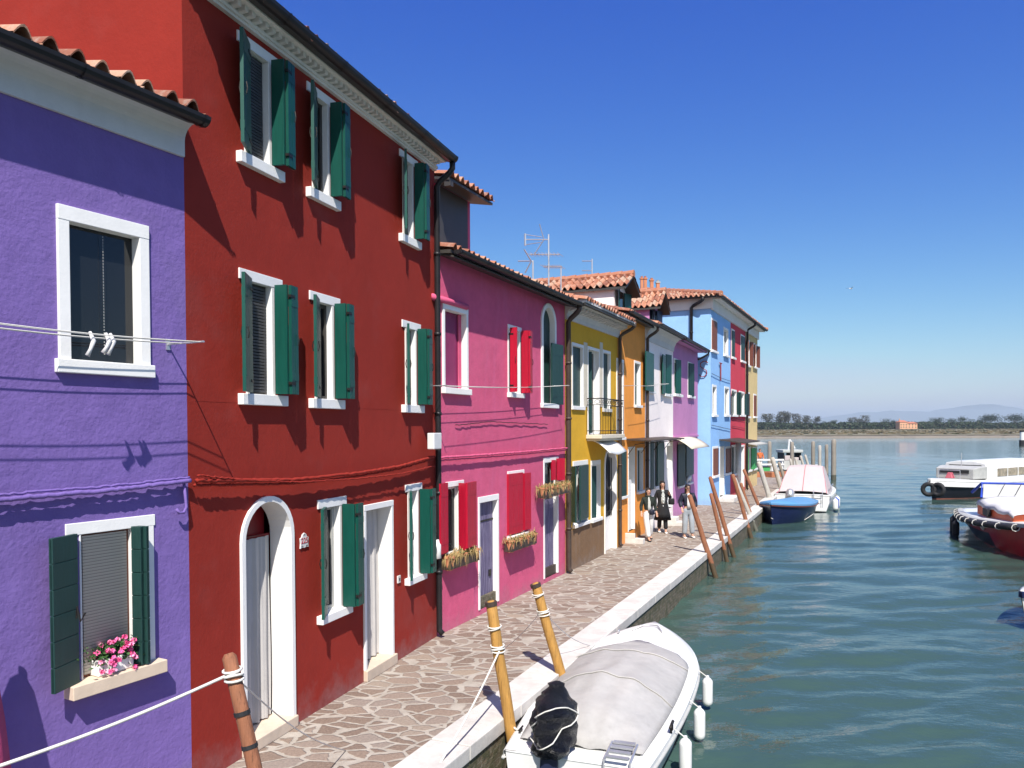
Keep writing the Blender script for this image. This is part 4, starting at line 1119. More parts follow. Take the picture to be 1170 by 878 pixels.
# hipped tile roof
def tri_tiles(mb, P0, P1, A, B):      # trapezoid: eave P0-P1, ridge A-B
    U = (P1 - P0).normalized(); nrm = (P1 - P0).cross(A - P0).normalized(); V = nrm.cross(U); V = V if V.z > 0 else -V
    w_ = (P1 - P0).length; h_ = (A - P0).dot(V); ua = (A - P0).dot(U); ub = (B - P0).dot(U); p = .22; n = int(w_ / p)
    for i in range(n):
        u = i * p; uc = u + p / 2
        l = h_ if ua <= uc <= ub else (h_ * uc / max(ua, .01) if uc < ua else h_ * (w_ - uc) / max(.01, w_ - ub))
        if l > .1: tile_field(mb, P0 + U * u, U, V, p, l)
ov = .5; zz = zr + .0; sl = .27; rd = 4.0
C = [F.P(-.35, ov, zz), F.P(BL + .35, ov, zz), F.P(BL + .35, -8.5 - ov, zz), F.P(-.35, -8.5 - ov, zz)]
RA = F.P(4.0, -4.0, zz + 4.5 * sl); RB = F.P(BL - 4, -4.0, zz + 4.5 * sl)
g = MB(); tri_tiles(g, C[0], C[1], RA, RB); tri_tiles(g, C[1], C[2], RB, RB); tri_tiles(g, C[2], C[3], RB, RA); tri_tiles(g, C[3], C[0], RA, RA)
rf = g.build('roof', 'tile', hb, fixn=False)
g = MB(); dz = Vector((0, 0, -.03))
for a in ((C[0], C[1], RB, RA), (C[1], C[2], RB), (C[2], C[3], RA, RB), (C[3], C[0], RA), (C[3], C[2], C[1], C[0])): g.add([x + dz for x in a], [tuple(range(len(a)))])
g.build('boarding', 'sash', rf)
g = MB()
for a, b in ((C[0], RA), (C[3], RA), (RA, RB), (C[1], RB), (C[2], RB)):
    n = int((b - a).length / .4)
    for i in range(n): g.tube([a + (b - a) * i / n + Vector((0, 0, .07)), a + (b - a) * (i + 1.1) / n + Vector((0, 0, .06))], [.12, .10], 8)
g.build('ridge_tiles', 'tile', rf)
def styled(root, o, mat, how, F=F, wm='white'):
    u0, u1, z0, z1, _ = o; wd = win(root, F, o, fw=.10, fl=.10, depth=.12, sill=.10, sillo=.10, fill='sash', latch=False, wmat=wm)
    w_ = u1 - u0
    if how == 'cl':
        shutter(wd, F, (u0, .03), ((u0 + u1) / 2 - .01, .06), z0, z1, mat, 3, False); shutter(wd, F, (u1, .03), ((u0 + u1) / 2 + .01, .06), z0, z1, mat, 3, False)
    elif how == 'op':
        for sg, e in ((-1, u0), (1, u1)): shutter(wd, F, (e + sg * .03, .05), (e + sg * (.03 + w_ * .42), .16), z0, z1, mat, 3, False)
    elif how == 'l': shutter(wd, F, (u0 + w_ * .5, .04), (u0 - w_ * .3, .08), z0, z1, mat, 3, False)
    return wd
for o, m_, hw in zip(blu, ('brownwood', 0, 0, 0, 'brownwood', 'brownwood', 0), ('cl', '', '', '', 'cl', 'cl', '')): 
    if o[2] > .5: styled(hb, o, m_, hw)
    else:
        d = win(hb, F, o, fw=.08, fl=.1, depth=.24, sill=0, fill='stonepale', name='doorway'); g = MB(); g.fb(F, o[0] - .3, o[1] + .5, .001, .7, 0, .2); g.build('doorstep', 'istria', d, bevel=.01)
for o, m_, hw in zip(ros, ('dkgreen', 'dkgreen', 'dkgreen', 'dkgreen', 'dkgreen', 0), ('cl', 'cl', 'op', 'op', 'op', '')):
    if o[2] > .5: styled(hr, o, m_, hw)
    else: d = win(hr, F, o, fw=.08, fl=.1, depth=.24, sill=0, fill='dkgreen', name='doorway')
for o, m_, hw in zip(crm, ('brownwood', 'brownwood', 'brownwood', 'brownwood', 'brightgreen', 'brightgreen'), ('op', 'op', 'cl', 'cl', 'op', 'cl')): styled(hc, o, m_, hw)
g = MB(); a = F.at(843, 506, .1); g.tube([F.P(a[0], .12, 0), F.P(a[0], .12, a[1])], .16, 10); g.build('white_pillar', 'gel', hr, smooth=True)
g = MB(); a = F.at(821.5, 502); b = F.at(843, 500.5); g.fb(F, a[0], b[0], .02, 1.1, a[1] - .06, a[1], a[1] - .2, a[1] - .14); g.build('canopy', 'rust', hb)
g = MB(); a = F.at(852, 506); b = F.at(865, 506); g.fb(F, a[0], b[0], .02, .6, a[1] - .06, a[1], a[1] - .16, a[1] - .1); g.build('canopy', 'greydeck', hc)
pipe(hr, F, uC, .10, .05, zr - .3, elbow=(uC, .5, zr - .1), r=.06, mat='metal')
M['anchor'] = paint('red_brown_iron', (.28, .04, .03), .5, .2)
us, z_ = Fs.at(804, 422); g = MB(); h_ = .34
g.tube([Fs.P(us + x * .22, .05, z_ + y * h_) for x, y in ((.9, .75), (.5, 1), (0, 1), (-.6, .75), (-.6, .35), (0, .05), (.6, -.2), (.7, -.6), (.2, -.95), (-.4, -1), (-.8, -.7))], .02, 6)
g.build('wall_anchor', 'anchor', hb, smooth=True)
u_, z_ = F.at(822, 424); g = MB(); g.tube([F.P(u_, .06, z_ - .45), F.P(u_, .06, z_ + .35)], .03, 6); g.tube([F.P(u_ - .25, .06, z_ + .35), F.P(u_ + .25, .06, z_ + .35)], .025, 6); g.build('wall_anchor', 'anchor', hb)
cable(hb, F, [F.at(812, 427), F.at(822, 432), F.at(834, 436)], .012, 'navy', .05, 'wire_or_shadow')
cable(hb, F, [F.at(812, 486), F.at(834, 491)], .012, 'navy', .05, 'wire_or_shadow')
for (a, b, h_) in ((836, 842, 478), (836, 842, 487)): cable(hr, F, [F.at(835.5, h_), F.at(850.5, h_ + 3)], .01, 'metal', .04, 'wire_or_shadow')

# ================================================================== DORMERS AND ROOF ITEMS
def gable_dormer(root, F, u0, u1, back, length, zbase, zeave, zridge, wallmat, facemat, shut):
    Fd = fb_set(F, back); c = (u0 + u1) / 2
    g = MB()
    g.add([Fd.P(u0, 0, zbase), Fd.P(u1, 0, zbase), Fd.P(u1, 0, zeave), Fd.P(c, 0, zridge - .08), Fd.P(u0, 0, zeave)], [(0, 1, 2, 3, 4)])
    for u in (u0, u1): g.quad(Fd.P(u, 0, zbase), Fd.P(u, -length, zbase), Fd.P(u, -length, zeave), Fd.P(u, 0, zeave))
    g.add([Fd.P(u0, -length, zbase), Fd.P(u1, -length, zbase), Fd.P(u1, -length, zeave), Fd.P(c, -length, zridge - .08), Fd.P(u0, -length, zeave)], [(0, 1, 2, 3, 4)])
    dm = g.build('dormer', wallmat, root)
    if facemat: g = MB(); g.fb(Fd, u0 + .01, u1 - .01, .003, .02, zbase, zeave - .02); g.build('dormer_front', facemat, dm)
    g = MB(); s = (zridge - zeave) / (c - u0); ov = .14
    for sg, ue in ((1, u0), (-1, u1)):
        V = Fd.d * sg + Vector((0, 0, s)); ln = ((c - u0) + ov) * math.sqrt(1 + s * s)
        O = Fd.P(ue - sg * ov, .45, zeave - ov * s + .06)
        tile_field(g, O, Fd.n * -1, V, length + .5, ln)
    r_ = g.build('dormer_roof', 'tile', dm, fixn=False)
    g = MB()
    for sg, ue in ((1, u0), (-1, u1)):
        ps = [(ue - sg * ov, zeave - ov * s), (c, zridge)]
        g.hexa([Fd.P(ps[0][0], .42, ps[0][1] - .03), Fd.P(ps[1][0], .42, ps[1][1] - .03), Fd.P(ps[1][0], -length, ps[1][1] - .03), Fd.P(ps[0][0], -length, ps[0][1] - .03),
                Fd.P(ps[0][0], .42, ps[0][1] + .03), Fd.P(ps[1][0], .42, ps[1][1] + .03), Fd.P(ps[1][0], -length, ps[1][1] + .03), Fd.P(ps[0][0], -length, ps[0][1] + .03)])
    g.build('boarding', 'sash', r_)
    g = MB(); n = int(length / .38)
    for i in range(n): g.tube([Fd.P(c, .45 - i * .38, zridge + .10), Fd.P(c, .45 - (i + 1.1) * .38, zridge + .09)], [.12, .10], 8)
    g.build('ridge_tiles', 'tile', r_)
    wd = MB(); w_ = (u1 - u0) * .32; zz0, zz1 = zbase + (zeave - zbase) * .35, zeave - .03
    wd.fb(Fd, c - w_ * .55, c + w_ * .55, .021, .03, zz0, zz1); wo_ = wd.build('window', 'glass', dm)
    for sg in (-1, 1):
        sm = MB(); planks(sm, Fd, (c + sg * w_ * .6, .05), (c + sg * w_ * 1.45, .16), zz0, zz1, .035, 3); sm.build('shutter', shut, wo_)
    return dm
oh = [o for o in bpy.data.objects if o.get('label', '').startswith('bright orange')][0]
lh = [o for o in bpy.data.objects if o.get('label', '').startswith('pale pink house')][0]
Fq = fb_set(F_orl, .5)
u0 = Fq.u(701, 340); u1 = Fq.u(716, 345)
gable_dormer(oh, F_orl, u0, u1, .5, 4.6, F_orl.z(716, 363) - .1, Fq.z(701, 328), Fq.z(709, 318), 'palepink', 'palepink', 'green')
u0 = Fq.u(742, 350); u1 = Fq.u(752, 350)
gable_dormer(lh, F_orl, u0, u1, .5, 4.2, zr2 - .1, Fq.z(742, 350), Fq.z(750, 338), 'lilac', 'enginecase', 'enginecase')
# chimneys on the blue roof
for px, top, bot, w_, pot in ((733.3, 316, 340, .15, 0), (737.3, 316, 340, .15, 0), (744.6, 318, 335, .17, 0), (751.7, 320.5, 335, .17, 1)):
    Y = 40.5; c = D(px, bot + 4, Y); zt_ = D(px, top, Y).z; g = MB(); h_ = w_ / 2
    g.box(c.x - h_, c.x + h_, Y - h_, Y + h_, c.z - .6, zt_ - .15, .4); ch = g.build('chimney', 'terracotta', hb)
    g = MB(); g.box(c.x - h_ - .03, c.x + h_ + .03, Y - h_ - .03, Y + h_ + .03, zt_ - .15, zt_ - .09, .4)
    g.tube([(c.x, Y, zt_ - .09), (c.x, Y, zt_)], [h_ * .6, h_ * .9], 8); g.build('chimney_cap', 'terracotta' if not pot else 'greydeck', ch)
# aerials
def aerial(px, pyb, pyt, Y, arms, label):
    b = D(px, pyb, Y); t_ = D(px, pyt, Y); base = Vector((b.x, Y, b.z - .5))
    t = thing('tv_aerial', label, 'aerial', base, 0, 'television aerials on the roofs')
    g = MB(); g.tube([base, (b.x, Y, t_.z)], .022, 6); g.build('mast', 'alu', t)
    g = MB()
    for (x0, x1, py, kind) in arms:
        p0 = D(x0, py, Y + .2); p1 = D(x1, py, Y); g.tube([p0, p1], .016, 5)
        if kind == 'yagi':
            for k in range(9):
                c = p0.lerp(p1, k / 8); g.tube([c + Vector((-.1, -.25, 0)), c + Vector((.1, .25, 0))], .007, 4)
        if kind == 'cone':
            for dz in (-.14, 0, .14): g.tube([p0 + Vector((0, 0, dz)), p0.lerp(p1, .7) + Vector((0, 0, dz * .5))], .010, 4)
            g.tube([p0 + Vector((0, 0, -.16)), p0 + Vector((0, 0, .16))], .03, 5)
            c = p0.lerp(p1, .8); g.tube([c + Vector((-.12, 0, .42)), c, c + Vector((-.28, 0, -.42))], .016, 4)
        if kind == 'vee':
            c = p1; g.tube([c + Vector((-.18, 0, .3)), c, c + Vector((-.16, 0, -.3))], .02, 4)
    g.build('antenna', 'alu', t); return t
aerial(627, 320, 268, 21, [(600, 627, 274, 'cone'), (605, 640, 291, 'yagi'), (621, 642, 305, 'yagi')], 'tallest aerial with stacked antennas behind the pink roof')
aerial(609, 315, 298, 20, [(592, 607, 298.5, 'vee')], 'short aerial left of the tallest one')
aerial(641, 318, 304, 24, [(622, 641, 305, '')], 'thin aerial between the tallest one and the tiled dormer')
aerial(676.5, 313, 296, 26, [(665, 677, 298.5, ''), (665, 676, 309.5, '')], 'thin two armed aerial above the tiled dormer ridge')
# ================================================================== MOORING POLES
def pole(base, top, r, mat, label, group='mooring poles leaning on the quay', bands=(), cap=None, name='mooring_pole', deep=1.3):
    base = Vector(base); top = Vector(top); d = (top - base).normalized(); foot = base - d * deep
    t = thing(name, label, 'mooring pole', foot, 0, group)
    g = MB(); n = 10; pts = [foot + (top - foot) * i / n + Vector((random.uniform(-.006, .006), random.uniform(-.006, .006), 0)) for i in range(n + 1)]
    pts.append(top + d * r * .5); g.tube(pts, [r * 1.08 - r * .14 * i / n for i in range(n + 1)] + [r * .55], 12)
    g.build('post', mat, t, smooth=True)
    for s, w_, m_ in bands:
        c = top - d * s; g = MB(); g.tube([c - d * w_ / 2, c + d * w_ / 2], r * 1.07, 12); g.build('band', m_, t, smooth=False)
    return t, d
def knot(par, top, d, s, r, n=3, tail=.15):
    g = MB()
    for k in range(n):
        c = top - d * (s + k * .022); a = d.orthogonal().normalized(); b = d.cross(a)
        g.tube([c + (a * math.cos(q * .5) + b * math.sin(q * .5)) * (r * 1.18) + d * .012 * math.sin(q * .5 + k * 2) for q in range(14)], .009, 6)
    g.build('rope_knot', 'rope', par, smooth=True)
def rope(p0, p1, sag, r, label, n=16, mat='rope'):
    p0 = Vector(p0); p1 = Vector(p1); g = MB()
    g.tube([p0.lerp(p1, k / n) + Vector((0, 0, -sag * math.sin(math.pi * k / n))) for k in range(n + 1)], r, 6)
    return tag(g.build('mooring_rope', mat, smooth=True), label, 'rope')

# nearest pole, lower left
p_top = D(262, 751, 5.28); p_b = D(291, 878, 5.22); dd_ = (p_top - p_b).normalized()
base = p_b - dd_ * ((p_b.z - WATER) / dd_.z)
t, d = pole(base, p_top, .052, 'polebrown', 'reddish brown pole with two black bands tied to the white rope', bands=((.39, .028, 'blackrubber'), (.62, .028, 'blackrubber')))
P1T = p_top; knot(t, p_top, d, .09, .052, 4)
rope(p_top - d * .11, D(-40, 889, 4.2), .03, .011, 'white rope running to the lower left corner from the nearest pole')
rope(p_top - d * .13, G(395, 858), .10, .006, 'thin grey cord from the nearest pole to the paving', mat='alu')
# two ochre poles by the white boat
p2t = D(561, 690, 9.08); p2b = D(583.5, 836, 9.05)
t, d = pole(p2b - (p2t - p2b).normalized() * .35, p2t, .068, 'poleochre', 'ochre pole nearest the white boat stern, rope wrapped twice', bands=((.0, .05, 'rust'),))
knot(t, p2t, d, .27, .068, 2); knot(t, p2t, d, .50, .068, 4)
p3t = D(612, 669, 10.75); p3b = D(640, 768, 10.75)
t, d = pole(p3b - (p3t - p3b).normalized() * .3, p3t, .07, 'poleochre', 'ochre pole beside the middle of the white boat', bands=((.0, .05, 'rust'),))
knot(t, p3t, d, .12, .07, 2); knot(t, p3t, d, .36, .07, 4)
rope(p2t - d * .5, G(503, 872), .05, .012, 'white rope from the first ochre pole down to the kerb')
rope(p3t - d * .36, G(571, 745), .05, .006, 'thin cord from the second ochre pole to the paving', mat='alu')
# farther brown poles: top px, bottom px
def far_pole(tp, bp, off, r, mat, label, bottom_z=WATER):
    # stands just outside the quay edge
    k = ray(*bp); rr = k.x / k.y; e = edge_pt(eA.y, off); s = edir.x / edir.y
    Y = (e.x - s * e.y) / (rr - s); b = Vector((rr * Y, Y, 0)); b.z = D(bp[0], bp[1], Y).z
    b.z = min(b.z, .0) if b.z > -.2 else b.z
    tt = D(tp[0], tp[1], Y - .0)
    return pole(b, tt, r, mat, label)
for tp, bp, off, r, mt, lb in (
    ((788, 567), (811.5, 640), .10, .070, 'polebrown', 'reddish brown pole in front of the three walking people'),
    ((811.5, 546), (834, 621), .08, .068, 'polebrown', 'taller of the two reddish brown poles right of the people'),
    ((812.5, 565), (828, 630), .10, .062, 'polebrown', 'shorter of the two reddish brown poles right of the people'),
    ((837.5, 543), (856, 607), .06, .075, 'polebrown', 'reddish brown pole at the left end of the navy boat'),
    ((839.5, 547), (858, 592), -.10, .075, 'palegrey', 'pale grey pole close behind the navy boat pole'),
    ((846.5, 553), (857, 574), -.25, .070, 'polebrown', 'short brown pole between the navy boat and the rose red house'),
    ((850, 537.5), (867, 576), -.25, .075, 'polebrown', 'brown pole leaning above the left side of the navy boat'),
    ((867, 529), (880, 572), -.20, .12, 'palegrey', 'thick pale grey post leaning behind the navy boat'),
    ((882.5, 524), (893, 560), -.20, .13, 'palegrey', 'thick pale post leaning left of the pink covered boat'),
    ((890, 529), (898, 552), -.30, .10, 'polegrey', 'dark grey post against the pink boat cover')):
    far_pole(tp, bp, off, r, mt, lb)
# upright piles in the lagoon
for i, (px, pt, wpx, Y, lb) in enumerate((
    (879.3, 505.5, 4.6, 62, 'upright wooden pile beside the green roofed work boat'), (905, 506, 4.4, 60, 'upright wooden pile alone left of the boat cover'), (929, 505.5, 4.6, 60, 'leftmost of the four close upright piles'),
    (936.6, 510, 3.8, 61, 'thin upright pile second in the row of four'), (944.5, 509, 4.0, 61, 'third upright pile with a pale patch'), (952.6, 503.5, 5.6, 59, 'tallest and thickest upright pile, right end of the row'))):
    c = D(px, pt, Y); r_ = wpx * Y / 880 / 2
    pole((c.x, Y, WATER), (c.x, Y, c.z), r_, 'polegrey' if i != 3 else 'palegrey', lb, group='upright piles in the lagoon')
for px, pt, lx, lb in ((903, 525, 3, 'leaning stake left of the first lagoon pile'), (909, 523.5, 3, 'leaning stake just right of the lone lagoon pile'), (915, 521.5, 4, 'leftmost of two longer leaning stakes'), (920, 520.5, 4.5, 'rightmost of two longer leaning stakes')):
    c = D(px, pt, 52); b = D(px + lx, pt + 15, 52); b2 = c + (b - c) * ((c.z - WATER) / (c.z - b.z))
    pole(b2, c, .085, 'palegrey', lb, group='leaning stakes behind the pink boat', deep=.6)
# channel marker
c = D(1168, 492, 160); b = D(1168, 511, 160)
t = thing('channel_marker', 'black and white channel marker post far out at the right edge', 'marker', (c.x, 160, WATER))
g = MB(); g.tube([(c.x, 160, WATER - 1), (c.x, 160, WATER + 1.1)], .55, 10); g.build('base', 'blackrubber', t)
g = MB(); g.tube([(c.x, 160, WATER + 1.1), (c.x, 160, c.z - .3)], .42, 10); g.build('post', 'gel', t)
g = MB(); g.tube([(c.x, 160, c.z - .3), (c.x, 160, c.z)], .48, 10); g.build('cap', 'blackrubber', t)

# ================================================================== BOATS (local: x forward, y to port, z up)
def hull(L, B, stern=.8, zs=.45, zb=.7, draft=.35, flare=.82, p=2.2, tmax=.42, nn=22, vee=.25, rake=.35, bot=.86, sheerp=2):
    """rings from stern to bow; each ring port gunwale -> keel -> starboard gunwale"""
    rings = []
    for i in range(nn + 1):
        t = i / nn
        hb = B / 2 * (stern + (1 - stern) * math.sin(min(1, t / tmax) * math.pi / 2)) if t < tmax else B / 2 * (1 - ((t - tmax) / (1 - tmax)) ** p)
        hb = max(hb, .012)
        z = zs + (zb - zs) * t ** sheerp
        x = -L / 2 + L * t
        row = []
        for (f, zz, rk) in ((1, z, 1), (.5 + flare / 2 + .03, z * .55, .75), (flare, 0.02, .45), (flare * bot, -draft * .45, .2), (flare * .45, -draft * .85, 0), (0, -draft, 0)):
            tt = t; xx = x - rake * (1 - rk) * (t ** 3) * 1.0
            row.append((xx, hb * f * (1 if t < .8 or rk == 1 else 1 - (1 - rk) * (t - .8) / .2 * .6), zz))
        rings.append(row + [(a, -b, c) for a, b, c in row[-2::-1]])
    return rings
def build_hull(root, rings, mats, split=None):
    """mats: (upper, lower) colours; lower from the waterline down"""
    mb = MB(); n = len(rings[0]); b = 0
    mb.v = [Vector(p) for r in rings for p in r]
    for i in range(len(rings) - 1):
        for k in range(n - 1):
            o = i * n; mb.f.append([o + k, o + k + 1, o + n + k + 1, o + n + k]); mb.r.append(.5)
            mb.mi.append(1 if 2 <= k < n - 3 else 0)
    mb.f.append(list(range(n))); mb.r.append(.5); mb.mi.append(0)
    o = mb.build('hull', list(mats), root, local=True, smooth=False, fixn=True)
    for p in o.data.polygons: p.use_smooth = len(p.vertices) == 4
    return o
def rim(root, rings, inset, h, mat, name='gunwale', over=.03):
    """gunwale strip round the boat edge"""
    mb = MB()
    port = [Vector(r[0]) for r in rings]; star = [Vector(r[-1]) for r in rings]
    loop = port + star[::-1]
    def inner(p, y): 
        return Vector((p.x, p.y - math.copysign(min(inset, abs(p.y)), p.y), p.z))
    secs = []
    for p in loop:
        s = math.copysign(1, p.y); q = inner(p, 0)
        secs.append([(p.x, p.y + s * over, p.z - h), (p.x, p.y + s * over, p.z + .01), (p.x, p.y, p.z + .03), (q.x, q.y, q.z + .03), (q.x, q.y, q.z - .02)])
    n = len(secs)
    mb.loft([[Vector(a) for a in s] for s in secs], closed=True, caps=False)
    return mb.build(name, mat, root, local=True, smooth=False)
def deck(root, rings, i0, i1, dz, camber, mat, name='deck', inset=.0, closed_front=True):
    mb = MB(); rows = []
    for i in range(i0, i1 + 1):
        p = Vector(rings[i][0]); w_ = max(.005, p.y - inset)
        rows.append([(p.x, w_ * (1 - 2 * k / 12), p.z + dz + camber * (1 - ((1 - 2 * k / 12)) ** 2) * min(1, w_ * 2)) for k in range(13)])
    mb.loft(rows, closed=False, caps=False); o = mb.build(name, mat, root, local=True, smooth=True, solid=.02); return o
def fender(pos, r, h, label, mat='gel', line_to=None, group='fenders hanging on the boats', roll=None):
    t = thing('fender', label, 'fender', pos, 0, group); g = MB(); rg = []
    for z, k in ((-h / 2, .25), (-h * .47, .6), (-h * .38, .95), (-h * .3, 1), (h * .3, 1), (h * .38, .95), (h * .46, .6), (h / 2, .3), (h * .56, .25)):
        rg.append([(math.cos(a * .524) * r * k, math.sin(a * .524) * r * k, z) for a in range(12)])
    g.loft(rg); g.build('float', mat, t, local=True, smooth=True)
    if line_to is not None:
        g = MB(); g.tube([Vector((0, 0, h * .5)), Vector(line_to) - Vector(pos)], .007, 5); g.build('line', 'rope', t, local=True)
    return t
def outboard(root, x, y, z, tilt, scale, cowlmat, legmat='enginecase', bag=False):
    """engine on the transom, local coordinates"""
    Rm = Matrix.Rotation(tilt, 3, 'Y'); T = lambda v: Vector((x, y, z)) + Rm @ (Vector(v) * scale)
    g = MB()
    def crump(q, d):
        k = noise.noise(q * 6.0) * .05 + noise.noise(q * 15) * .025 if bag else 0
        return q + d * k
    rg = []
    PR = ((.10, .19, .14, 0), (.2, .27, .19, -.02), (.38, .31, .21, -.05), (.50, .29, .20, -.04), (.58, .22, .17, -.01), (.64, .12, .10, .01), (.70, .07, .06, .03), (.735, .085, .075, .04), (.75, .02, .02, .04)) if bag else ((.12, .20, .15, 0), (.2, .27, .19, -.02), (.38, .31, .21, -.05), (.52, .29, .20, -.04), (.62, .20, .15, 0), (.66, .06, .05, .02))
    def surf(an, zz, out=0):
        i = 0
        while i < len(PR) - 2 and PR[i + 1][0] < zz: i += 1
        p, q = PR[i], PR[i + 1]; f = min(1, max(0, (zz - p[0]) / (q[0] - p[0])))
        a, b, dx = (p[j] * (1 - f) + q[j] * f for j in (1, 2, 3)); v = Vector((dx + math.cos(an) * a, math.sin(an) * b, zz)); dv = Vector((math.cos(an), math.sin(an), 0))
        if bag: v += dv * (noise.noise(v * 4.5) * .09 + noise.noise(v * 11) * .05 + abs(noise.noise(Vector((an * 2.2, zz * 3, 2)))) * -.05)
        return v + dv * out
    nr = 26 if bag else 6; na = 44 if bag else 20
    for i in range(nr):
        zz = PR[0][0] + (PR[-1][0] - PR[0][0]) * i / (nr - 1) if bag else PR[i][0]
        rg.append([T(surf(k * 2 * math.pi / na, zz)) for k in range(na)])
    g.loft(rg); o = g.build('engine_cowl', cowlmat, root, local=True, smooth=not bag or True)
    g = MB()
    def bx(x0, x1, y0, y1, z0, z1, tx=1): g.hexa([T(p) for p in ((x0, y0, z0), (x1, y0, z0), (x1, y1, z0), (x0, y1, z0), (x0, y0, z1), (x1, y0, z1), (x1, y1, z1), (x0, y1, z1))])
    bx(-.13, .05, -.08, .08, -.25, .13); bx(-.10, .02, -.045, .045, -.75, -.25); bx(-.28, .02, -.11, .11, -.50, -.47)
    g.loft([[T((cx, math.cos(a * .785) * rr, -.80 + math.sin(a * .785) * rr)) for a in range(8)] for cx, rr in ((-.26, .03), (-.2, .06), (.05, .06), (.14, .01))])
    for k in range(3):
        an = k * 2.094; c_, s_ = math.cos(an), math.sin(an)
        g.hexa([T(p) for p in ((-.27, c_ * .03, -.8 + s_ * .03), (-.25, c_ * .03 - s_ * .03, -.8 + s_ * .03 + c_ * .03), (-.23, c_ * .15 - s_ * .05, -.8 + s_ * .15 + c_ * .05), (-.26, c_ * .15 + s_ * .05, -.8 + s_ * .15 - c_ * .05),
            (-.28, c_ * .03, -.8 + s_ * .03), (-.26, c_ * .03 - s_ * .03, -.8 + s_ * .03 + c_ * .03), (-.24, c_ * .15 - s_ * .05, -.8 + s_ * .15 + c_ * .05), (-.27, c_ * .15 + s_ * .05, -.8 + s_ * .15 - c_ * .05))])
    g.build('engine_leg', legmat, root, local=True, bevel=.012)
    g = MB(); bx2 = lambda *a: g.hexa([T(p) for p in ((a[0], a[2], a[4]), (a[1], a[2], a[4]), (a[1], a[3], a[4]), (a[0], a[3], a[4]), (a[0], a[2], a[5]), (a[1], a[2], a[5]), (a[1], a[3], a[5]), (a[0], a[3], a[5]))])
    bx2(.05, .12, -.12, -.07, -.20, .12); bx2(.05, .12, .07, .12, -.20, .12); bx2(.10, .22, -.09, .09, .0, .08)
    g.tube([T((.15, 0, .12)), T((.55, .05, .2))], .022 * scale, 8); g.build('bracket', 'alu', root, local=True)
    return o, (T, surf)

def boat(name, label, cat, stern_pt, bow_pt):
    s = Vector(stern_pt); b = Vector(bow_pt); c = (s + b) / 2; c.z = WATER
    return thing(name, label, cat, c, math.atan2(b.y - s.y, b.x - s.x), 'boats moored in the canal'), (b - s).xy.length

# ---- nearest white skiff
zr_ = WATER + .50
sb = G(760 - 108, 867, zr_); bw = G(748, 714, zr_ + .12)
sL = G(573, 858, zr_); sR = G(742, 884, zr_)
smid = (sL + sR) / 2
b1, L1 = boat('skiff', 'white open skiff with grey tarpaulin and black-wrapped outboard, nearest the camera', 'boat', smid, bw)
Bm = 1.92
rg = hull(L1, Bm, stern=.80, zs=.50, zb=.64, draft=.3, flare=.86, p=2.6, tmax=.5, nn=28, rake=.5)
build_hull(b1, rg, ('gel', 'antifoul')); rim(b1, rg, .13, .07, 'gel')
g = MB()      # rubbing strake
for s_ in (0, -1): g.tube([Vector((r[s_][0], r[s_][1] + (.035 if s_ == 0 else -.035), r[s_][2] - .07)) for r in rg], .022, 6)
g.build('rubbing_strake', 'greydeck', b1, local=True, smooth=True)
deck(b1, rg, 16, 28, .035, .05, 'gel', 'foredeck'); deck(b1, rg, 0, 7, .02, .0, 'gel', 'stern_deck')
# tarpaulin draped over hoops
mb = MB(); rows = []
for i in range(0, 23):
    t = i / 22; x = -L1 / 2 + .30 + t * (L1 * .76 - .30 + .02)
    ti = (x + L1 / 2) / L1; k = ti * 28; k0 = int(k); p = Vector(rg[k0][0]).lerp(Vector(rg[min(28, k0 + 1)][0]), k - k0)
    w_ = p.y - .10
    if t > .75: w_ *= math.sqrt(max(0, 1 - ((t - .75) / .262) ** 2))
    ridge_ = .30 * math.sin(math.pi * min(1, t * .9 + .12)) * (1 - .35 * t) + .05
    hoop = .045 * math.exp(-((t - .36) / .05) ** 2) + .03 * math.exp(-((t - .72) / .05) ** 2)
    ridge_ *= min(1, t / .10); hoop *= min(1, t / .1)
    row = []
    for j in range(25):
        s_ = -1 + 2 * j / 24
        prof = (1 - abs(s_) ** 2.2)
        z = p.z + .055 + (ridge_ + hoop) * prof + noise.noise(Vector((x * 2.2, s_ * 3, 1))) * .03 * prof + noise.noise(Vector((x * 6, s_ * 7, 4))) * .012 + .018 * math.sin(s_ * 14 + 3 * t) * (1 - t) * prof
        row.append((x, s_ * w_, z))
    rows.append(row)
mb.loft(rows, closed=False, caps=False); tc = mb.build('tarpaulin', 'tarpgrey', b1, local=True, smooth=True, solid=.006)
g = MB()
for i in (8, 16):
    g.tube([Vector(p) + Vector((0, 0, .012)) for p in rows[i]], .011, 6)
g.build('seam', 'tarpgrey', tc, local=True, smooth=True)
o, T = outboard(b1, -L1 / 2 + .10, .26, .36, R(10), 1.22, 'bag', bag=True)
g = MB()
T, surf = T
for ph in (0.6, 2.5):
    g.tube([T(surf(q * .1963, .38 + .19 * math.cos(q * .1963 + ph), .012)) for q in range(33)], .008, 5)
g.build('cord', 'rope', o, local=True, smooth=True)
def cleat(root, x, y, z, mat='alu', s=1):
    g = MB(); g.tube([(x - .07 * s, y, z + .05 * s), (x + .07 * s, y, z + .05 * s)], .012 * s, 6); g.tube([(x - .03 * s, y, z), (x - .03 * s, y, z + .05 * s)], .01 * s, 6); g.tube([(x + .03 * s, y, z), (x + .03 * s, y, z + .05 * s)], .01 * s, 6)
    g.build('cleat', mat, root, local=True, smooth=True)
cleat(b1, -L1 / 2 + .5, .76, .53, 'iron'); cleat(b1, -L1 / 2 + 1.1, -.90, .53, 'iron', 1.6); cleat(b1, L1 / 2 - .9, .45, .66)
